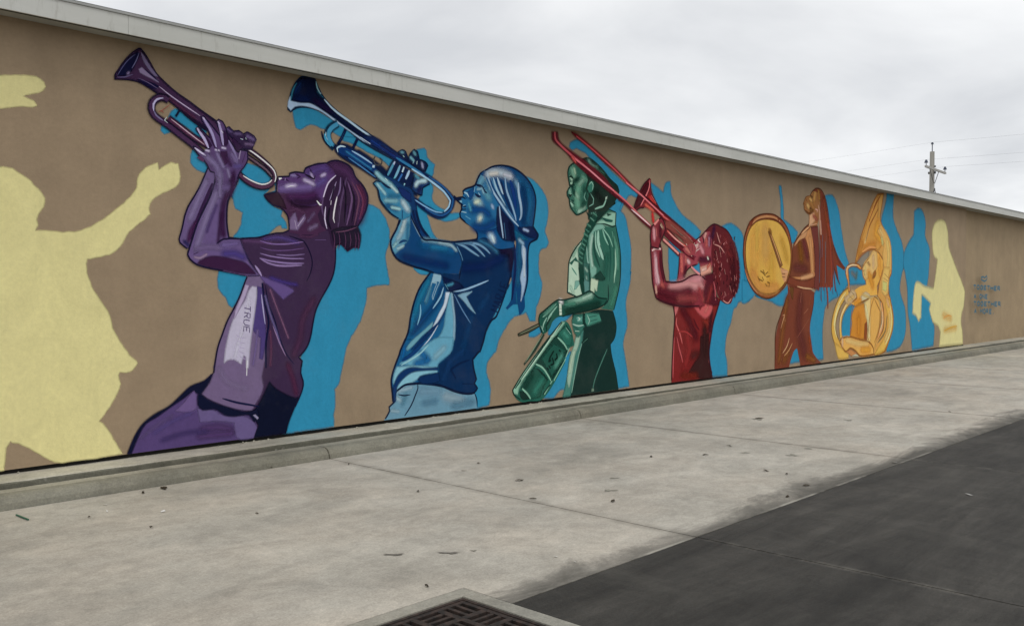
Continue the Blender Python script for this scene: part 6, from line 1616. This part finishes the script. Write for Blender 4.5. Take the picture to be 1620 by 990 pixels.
  ('S','#803826',80,0.5,[17978,2958,18067,2490,18117,2001,18083,1668]),
  ('S','#5a2c22',71,0.5,[18187,2617,18397,2359,18651,2187,18779,2136]),
  ('S','#4a2c2c',43,0.5,[18153,2265,18363,1969,18533,1793]),
  ('S','#6a3028',54,0.5,[18107,2527,18239,2003,18328,1650]),
  ('S','#5c2c28',62,0.5,[17631,2511,17649,1478]),
  ('S','#6a2e24',63,0.5,[17867,2519,17924,1563]),
  ('S','#5a3030',34,0.4,[17645,1719,17669,1443]),
  ('S','#74382a',69,0.4,[17880,1824,17944,1563,17969,1301]),
  ('S','#5c2c38',40,0.4,[18120,1826,18206,1597]),
  ('S','#4a2c30',38,0.4,[18327,1721,18433,1561]),
  ('S','#5a3a40',31,0.4,[17800,1823,17826,1476]),
  ('S','#4a2412',28,0.35,[17117,3536,17228,3629,17417,3698,17629,3678,17788,3553,17911,3336,18037,3013])]),
 ('bass_drum',None,[('P','#80452a',[14522,2314,14549,2557,14638,2742,14758,2885,14911,2970,15129,3037,15385,3068,15647,3069,15881,3011,16052,2940,16227,2804,16335,2597,16391,2370,16360,2141,16275,1943,16104,1763,15901,1650,15701,1570,15438,1524,15180,1557,14927,1650,14740,1803,14601,2014],0),
  ('S','#4a2210',29,1,[14522,2314,14549,2557,14638,2742,14758,2885,14911,2970,15129,3037,15385,3068,15647,3069,15881,3011,16052,2940,16227,2804,16335,2597,16391,2370,16360,2141,16275,1943,16104,1763,15901,1650,15701,1570,15438,1524,15180,1557,14927,1650,14740,1803,14601,2014,14522,2314]),
  ('P','#c29a48',[14597,2317,14610,2514,14699,2700,14850,2844,15067,2933,15322,2971,15615,2972,15849,2929,16020,2842,16194,2689,16301,2498,16332,2303,16290,2074,16171,1893,16002,1747,15766,1650,15470,1603,15179,1634,14957,1727,14770,1879,14646,2075],63),
  ('S','#5e3216',29,1,[14597,2317,14610,2514,14699,2700,14850,2844,15067,2933,15322,2971,15615,2972,15849,2929,16020,2842,16194,2689,16301,2498,16332,2303,16290,2074,16171,1893,16002,1747,15766,1650,15470,1603,15179,1634,14957,1727,14770,1879,14646,2075,14597,2317]),
  ('A','#cc9e4e',349,0.7,[14916,2572,14922,2111]),
  ('A','#c6a044',319,0.6,[15559,2282,15564,1887]),
  ('A','#c29a56',359,0.7,[15325,2745,15330,2339]),
  ('A','#c48c48',224,0.8,[14861,1957,15178,1712,15765,1714]),
  ('A','#b4903c',188,0.6,[15955,2614,16166,2266]),
  ('A','#c8a850',176,0.6,[15006,2806,15011,2422]),
  ('S','#a8744c',45,0.5,[14789,2841,15036,2962,15353,3019,15680,3015,15916,2949]),
  ('S','#5e3018',27,0.35,[14759,2779,15005,2914,15354,2980,15748,2971,16054,2844,16229,2658]),
  ('P','#6a3020',[14727,2883,14880,2930,14820,2843,14743,2816],22),
  ('P','#7a3a28',[15781,3005,15949,2983,15985,2905,15882,2931],21),
  ('S','#d8b894',28,0.35,[15848,2977,15882,2955]),
  ('S','#b07850',26,0.35,[14585,2044,14709,1863,14895,1711,15053,1619]),
  ('P','#6c4424',[15421,2749,15519,2738,15996,2149,15895,2083],38),
  ('S','#c0905c',28,0.35,[15520,2707,15756,2415,15945,2148]),
  ('A','#7c5428',91,0.9,[15486,2768,15519,2738]),
  ('S','#6a4a1c',27,0.8,[15142,2023,15238,1993,15335,1932]),
  ('S','#6a4a1c',27,0.8,[15238,2048,15303,1978]),
  ('S','#6a4a1c',27,0.8,[15335,1963,15431,2012]),
  ('S','#6a4a1c',27,0.8,[15368,1917,15498,1934]),
  ('S','#6a4a1c',27,0.8,[15049,1928,15113,1836]),
  ('S','#6a4a1c',27,0.8,[15081,1882,15240,1837]),
  ('S','#6a4a1c',27,0.8,[15207,1915,15272,1853]),
  ('S','#6a4a1c',27,0.8,[15402,1823,15499,1808,15468,1729]),
  ('S','#6a4a1c',27,0.8,[15337,1791,15403,1744])]),
 ('hand',None,[('P','#b8855c',[15895,2099,16031,2086,16239,2041,16205,1975,16137,1845,16069,1828,15999,1892,15964,1972],0),
  ('S','#4e2a14',31,0.35,[15964,1988,16101,1982]),
  ('S','#4e2a14',31,0.35,[15982,1924,16102,1917]),
  ('S','#4e2a14',28,0.35,[15894,2115,16031,2069]),
  ('S','#d0a27c',31,0.35,[15998,2021,16204,2024])])])
]
y = -.0008
for name, label, over, parts in MURAL:
    y = paint_figure(name, label, -.0018 if over == 1 else y, parts)   # 2: overlaps the figure before it

# ------------------------------------------------------------------ storm drain
dr = empty('storm_drain', (DX0, DY0, 0), label='square iron storm drain grate in a pale concrete collar at the lane edge', cat='drain')
dr.location = (0, 0, 0)
cw = .112
ix0, ix1, iy0, iy1 = DX0+cw, DX1-cw, DY0+cw, DY1-cw
g_ = .013
MB().box(DX0+.0005, DX1-.0005, DY0+.0005, DY1-.0005, -.30, -.235).build('pit', M_pit.m, dr)
gj = MB()
for (a, b_, c_, d) in ((DX0+.0005, DX1-.0005, DY1-g_+.0005, DY1-.0005), (DX0+.0005, DX1-.0005, DY0+.0005, DY0+g_-.0005), (DX0+.0005, DX0+g_-.0005, DY0+g_, DY1-g_), (DX1-g_+.0005, DX1-.0005, DY0+g_, DY1-g_)):
    gj.box(a, b_, c_, d, -.2, -.012)
gj.build('joint', M_joint.m, dr)
for (a, b_, c_, d) in ((DX0+g_, DX1-g_, iy1, DY1-g_), (DX0+g_, DX1-g_, DY0+g_, iy0), (DX0+g_, ix0, iy0+.002, iy1-.002), (ix1, DX1-g_, iy0+.002, iy1-.002)):
    MB().box(a, b_, c_, d, -.2, .004).build('collar', M_collar.m, dr)
fr = MB(); fw_ = .022
for (a, b_, c_, d) in ((ix0, ix1, iy1-fw_, iy1), (ix0, ix1, iy0, iy0+fw_), (ix0, ix0+fw_, iy0+fw_, iy1-fw_), (ix1-fw_, ix1, iy0+fw_, iy1-fw_)):
    fr.box(a+.001, b_-.001, c_+.001, d-.001, -.08, -.003)
fr.build('frame', M_iron.m, dr)
gr = MB(); nc = 4; e0 = fw_+.004; gx0, gx1, gy0, gy1 = ix0+e0, ix1-e0, iy0+e0, iy1-e0
bd = .028; zt = -.007; zb = -.045; rim = .038
cs = (gx1-gx0-2*bd+rim)/nc
for (a, b_, c_, d) in ((gx0, gx1, gy0, gy0+bd), (gx0, gx1, gy1-bd, gy1), (gx0, gx0+bd, gy0+bd, gy1-bd), (gx1-bd, gx1, gy0+bd, gy1-bd)): gr.box(a, b_, c_, d, zb, zt)
for i in range(1, nc):
    gr.box(gx0+bd+i*cs-rim, gx0+bd+i*cs, gy0+bd, gy1-bd, zb, zt)
for i in range(nc):
    for j in range(nc):
        x0, y0 = gx0+bd+i*cs, gy0+bd+j*cs; s_ = cs-rim; b2 = .022; sl = (s_-2*b2)/3
        if j: gr.box(x0, x0+s_, y0-rim, y0, zb, zt)
        for k in (1, 2):
            c0 = k*sl+(k-1)*b2
            if (i+j) % 2 == 0: gr.box(x0+c0, x0+c0+b2, y0, y0+s_, zb, zt-.001)
            else: gr.box(x0, x0+s_, y0+c0, y0+c0+b2, zb, zt-.001)
gr.build('grate', M_iron.m, dr)

# ------------------------------------------------------------------ utility pole beyond the roof
PX, PY = (54.14, 10.3)
pole = empty('utility_pole', (PX, PY, 0), label='grey wooden utility pole with one crossarm rising behind the roof', cat='utility pole')
pole.location = (0, 0, 0)
PH = 9.56
MB().tube([(PX, PY, -.3), (PX, PY, PH)], .19, 14, .125).build('pole', M_pole.m, pole, True)
dx, dy = (0.9982, 0.0603)
def along(t, z, off=0): return (PX+dx*t-dy*off, PY+dy*t+dx*off, z)
az = PH-1.04
am = MB(); a0, a1 = Vector(along(-1.95, az, -.2)), Vector(along(1.95, az, -.2))
am.tube([a0, a1], .075, 4).build('crossarm', M_arm.m, pole)
for t in (-1.85, 1.85):
    MB().tube([along(t, az+.05, -.2), along(t, az+.22, -.2)], .02, 6).tube([along(t, az+.20, -.2), along(t, az+.28, -.2), along(t, az+.36, -.2)], .11, 8, .05).build('insulator', M_insul.m, pole)
MB().tube([(PX, PY, PH), (PX, PY, PH+.45)], .025, 6).tube([(PX, PY, PH+.42), (PX, PY, PH+.52)], .085, 8, .05).build('insulator', M_insul.m, pole)
MB().tube([along(-.9, az, -.12), along(-.1, az-.75, -.12)], .02, 5).tube([along(.9, az, -.12), along(.1, az-.75, -.12)], .02, 5).build('brace', M_steel.m, pole)
MB().tube([along(0, az-.15, -.2), along(0, az-.15, .2)], .07, 6).build('bolt', M_steel.m, pole)
MB().tube([along(0, az+.2, -.2), along(0, az+.2, .2)], .05, 6).build('bolt', M_steel.m, pole)
# cut-out switch frame hanging off the side of the pole
bx = MB(); 
def cp(t, z): return along(t, z, -.35)
zb_ = az-1.75
q = [cp(-1.15, zb_+.1), cp(-.75, zb_+.62), cp(-.5, zb_+.30), cp(-.9, zb_-.2), cp(-1.15, zb_+.1)]
bx.tube(q, .035, 5); bx.tube([cp(-.95, zb_+.36), cp(-.7, zb_+.05)], .03, 5); bx.tube([cp(-.5, zb_+.30), along(0, zb_+.25, -.1)], .02, 5); bx.tube([cp(-1.15, zb_+.1), cp(-1.3, zb_+.28)], .03, 5)
bx.build('cutout_switch', M_steel.m, pole)
MB().tube([along(-.2, zb_+.15, -.1), along(-.2, zb_+.4, -.1)], .07, 6).build('connector', M_steel.m, pole)
wdx, wdy = (-0.1064, -0.9943)
def wire(p, sgn, span, sag, end_dz=0):
    pts = []
    for i in range(13):
        t = i/12
        pts.append((p[0]+wdx*sgn*span*t, p[1]+wdy*sgn*span*t, p[2]+end_dz*t-sag*4*t*(1-t)))
    return pts
for p in ((PX, PY, PH+.53), along(-1.85, az+.37, -.2), along(1.85, az+.37, -.2)):
    o = MB().tube(wire(p, 1, 34, .35), .0038, 5).tube(wire(p, -1, 34, .35), .0030, 5).build('wire', M_wire.m, pole)

# ------------------------------------------------------------------ litter
for i, (x, y_, s_) in enumerate([(3.54, -0.759, 0.042), (3.341, -0.809, 0.02), (4.641, -0.618, 0.022), (5.802, -2.721, 0.022), (5.364, -3.287, 0.022), (4.921, -2.411, 0.02), (7.558, -2.895, 0.02), (8.012, -3.236, 0.024), (8.638, -3.156, 0.02), (7.681, -4.071, 0.02), (7.669, -4.288, 0.016), (7.321, -4.634, 0.022), (6.838, -4.713, 0.02), (5.74, -3.792, 0.02), (6.117, -1.899, 0.016), (3.361, -4.299, 0.012), (8.408, -0.538, 0.02), (9.098, -0.601, 0.024), (10.014, -0.528, 0.02), (13.155, -3.914, 0.02), (3.597, -2.129, 0.01), (2.7, -1.33, 0.01), (5.238, -1.034, 0.012), (10.786, -2.328, 0.04), (2.881, -1.944, 0.01)]):
    n = 9; a = R.uniform(0, 6.3); v = []
    for k in range(n):
        t = 2*math.pi*k/n; r_ = s_*(1 if k else 1.5)*R.uniform(.7, 1.1)
        v.append((math.cos(t)*r_*1.5, math.sin(t)*r_*.7, R.uniform(.002, .012)))
    v.append((0, 0, .016))
    o = mesh('leaf_scrap', v, [(k, (k+1) % n, n) for k in range(n)], M_leaf.m)
    o.location = (x, y_, .002); o.rotation_euler = (0, 0, a)
    tag(o, 'small dark curled scrap of dry leaf lying on the pale concrete', 'leaf', 'dry leaf scraps scattered on the concrete')
for x, y_, s_ in [(2.951, -1.011, 0.018), (3.154, -1.546, 0.02), (2.867, -1.242, 0.012), (4.289, -4.452, 0.014), (4.286, -4.605, 0.01), (7.908, -5.754, 0.03), (8.903, -4.782, 0.026)]:
    o = mesh('paper_scrap', [(-s_, -s_*.4, .003), (s_*.8, -s_*.5, .004), (s_, s_*.5, .012), (-s_*.7, s_*.4, .006)], [(0, 1, 2, 3)], M_white.m)
    o.location = (x, y_, .002); o.rotation_euler = (0, 0, R.uniform(0, 3))
    tag(o, 'tiny white paper scrap lying on the pavement', 'litter', 'white paper scraps on the pavement')
(sx0, sy0), (sx1, sy1) = ((2.358, -0.875), (2.368, -1.088))
st = MB().tube([(sx0, sy0, .008), (sx1, sy1, .008)], .0065, 8).build('drinking_straw', M_straw.m)
tag(st, 'dark green drinking straw dropped near the kerb under the big cream silhouette', 'straw')
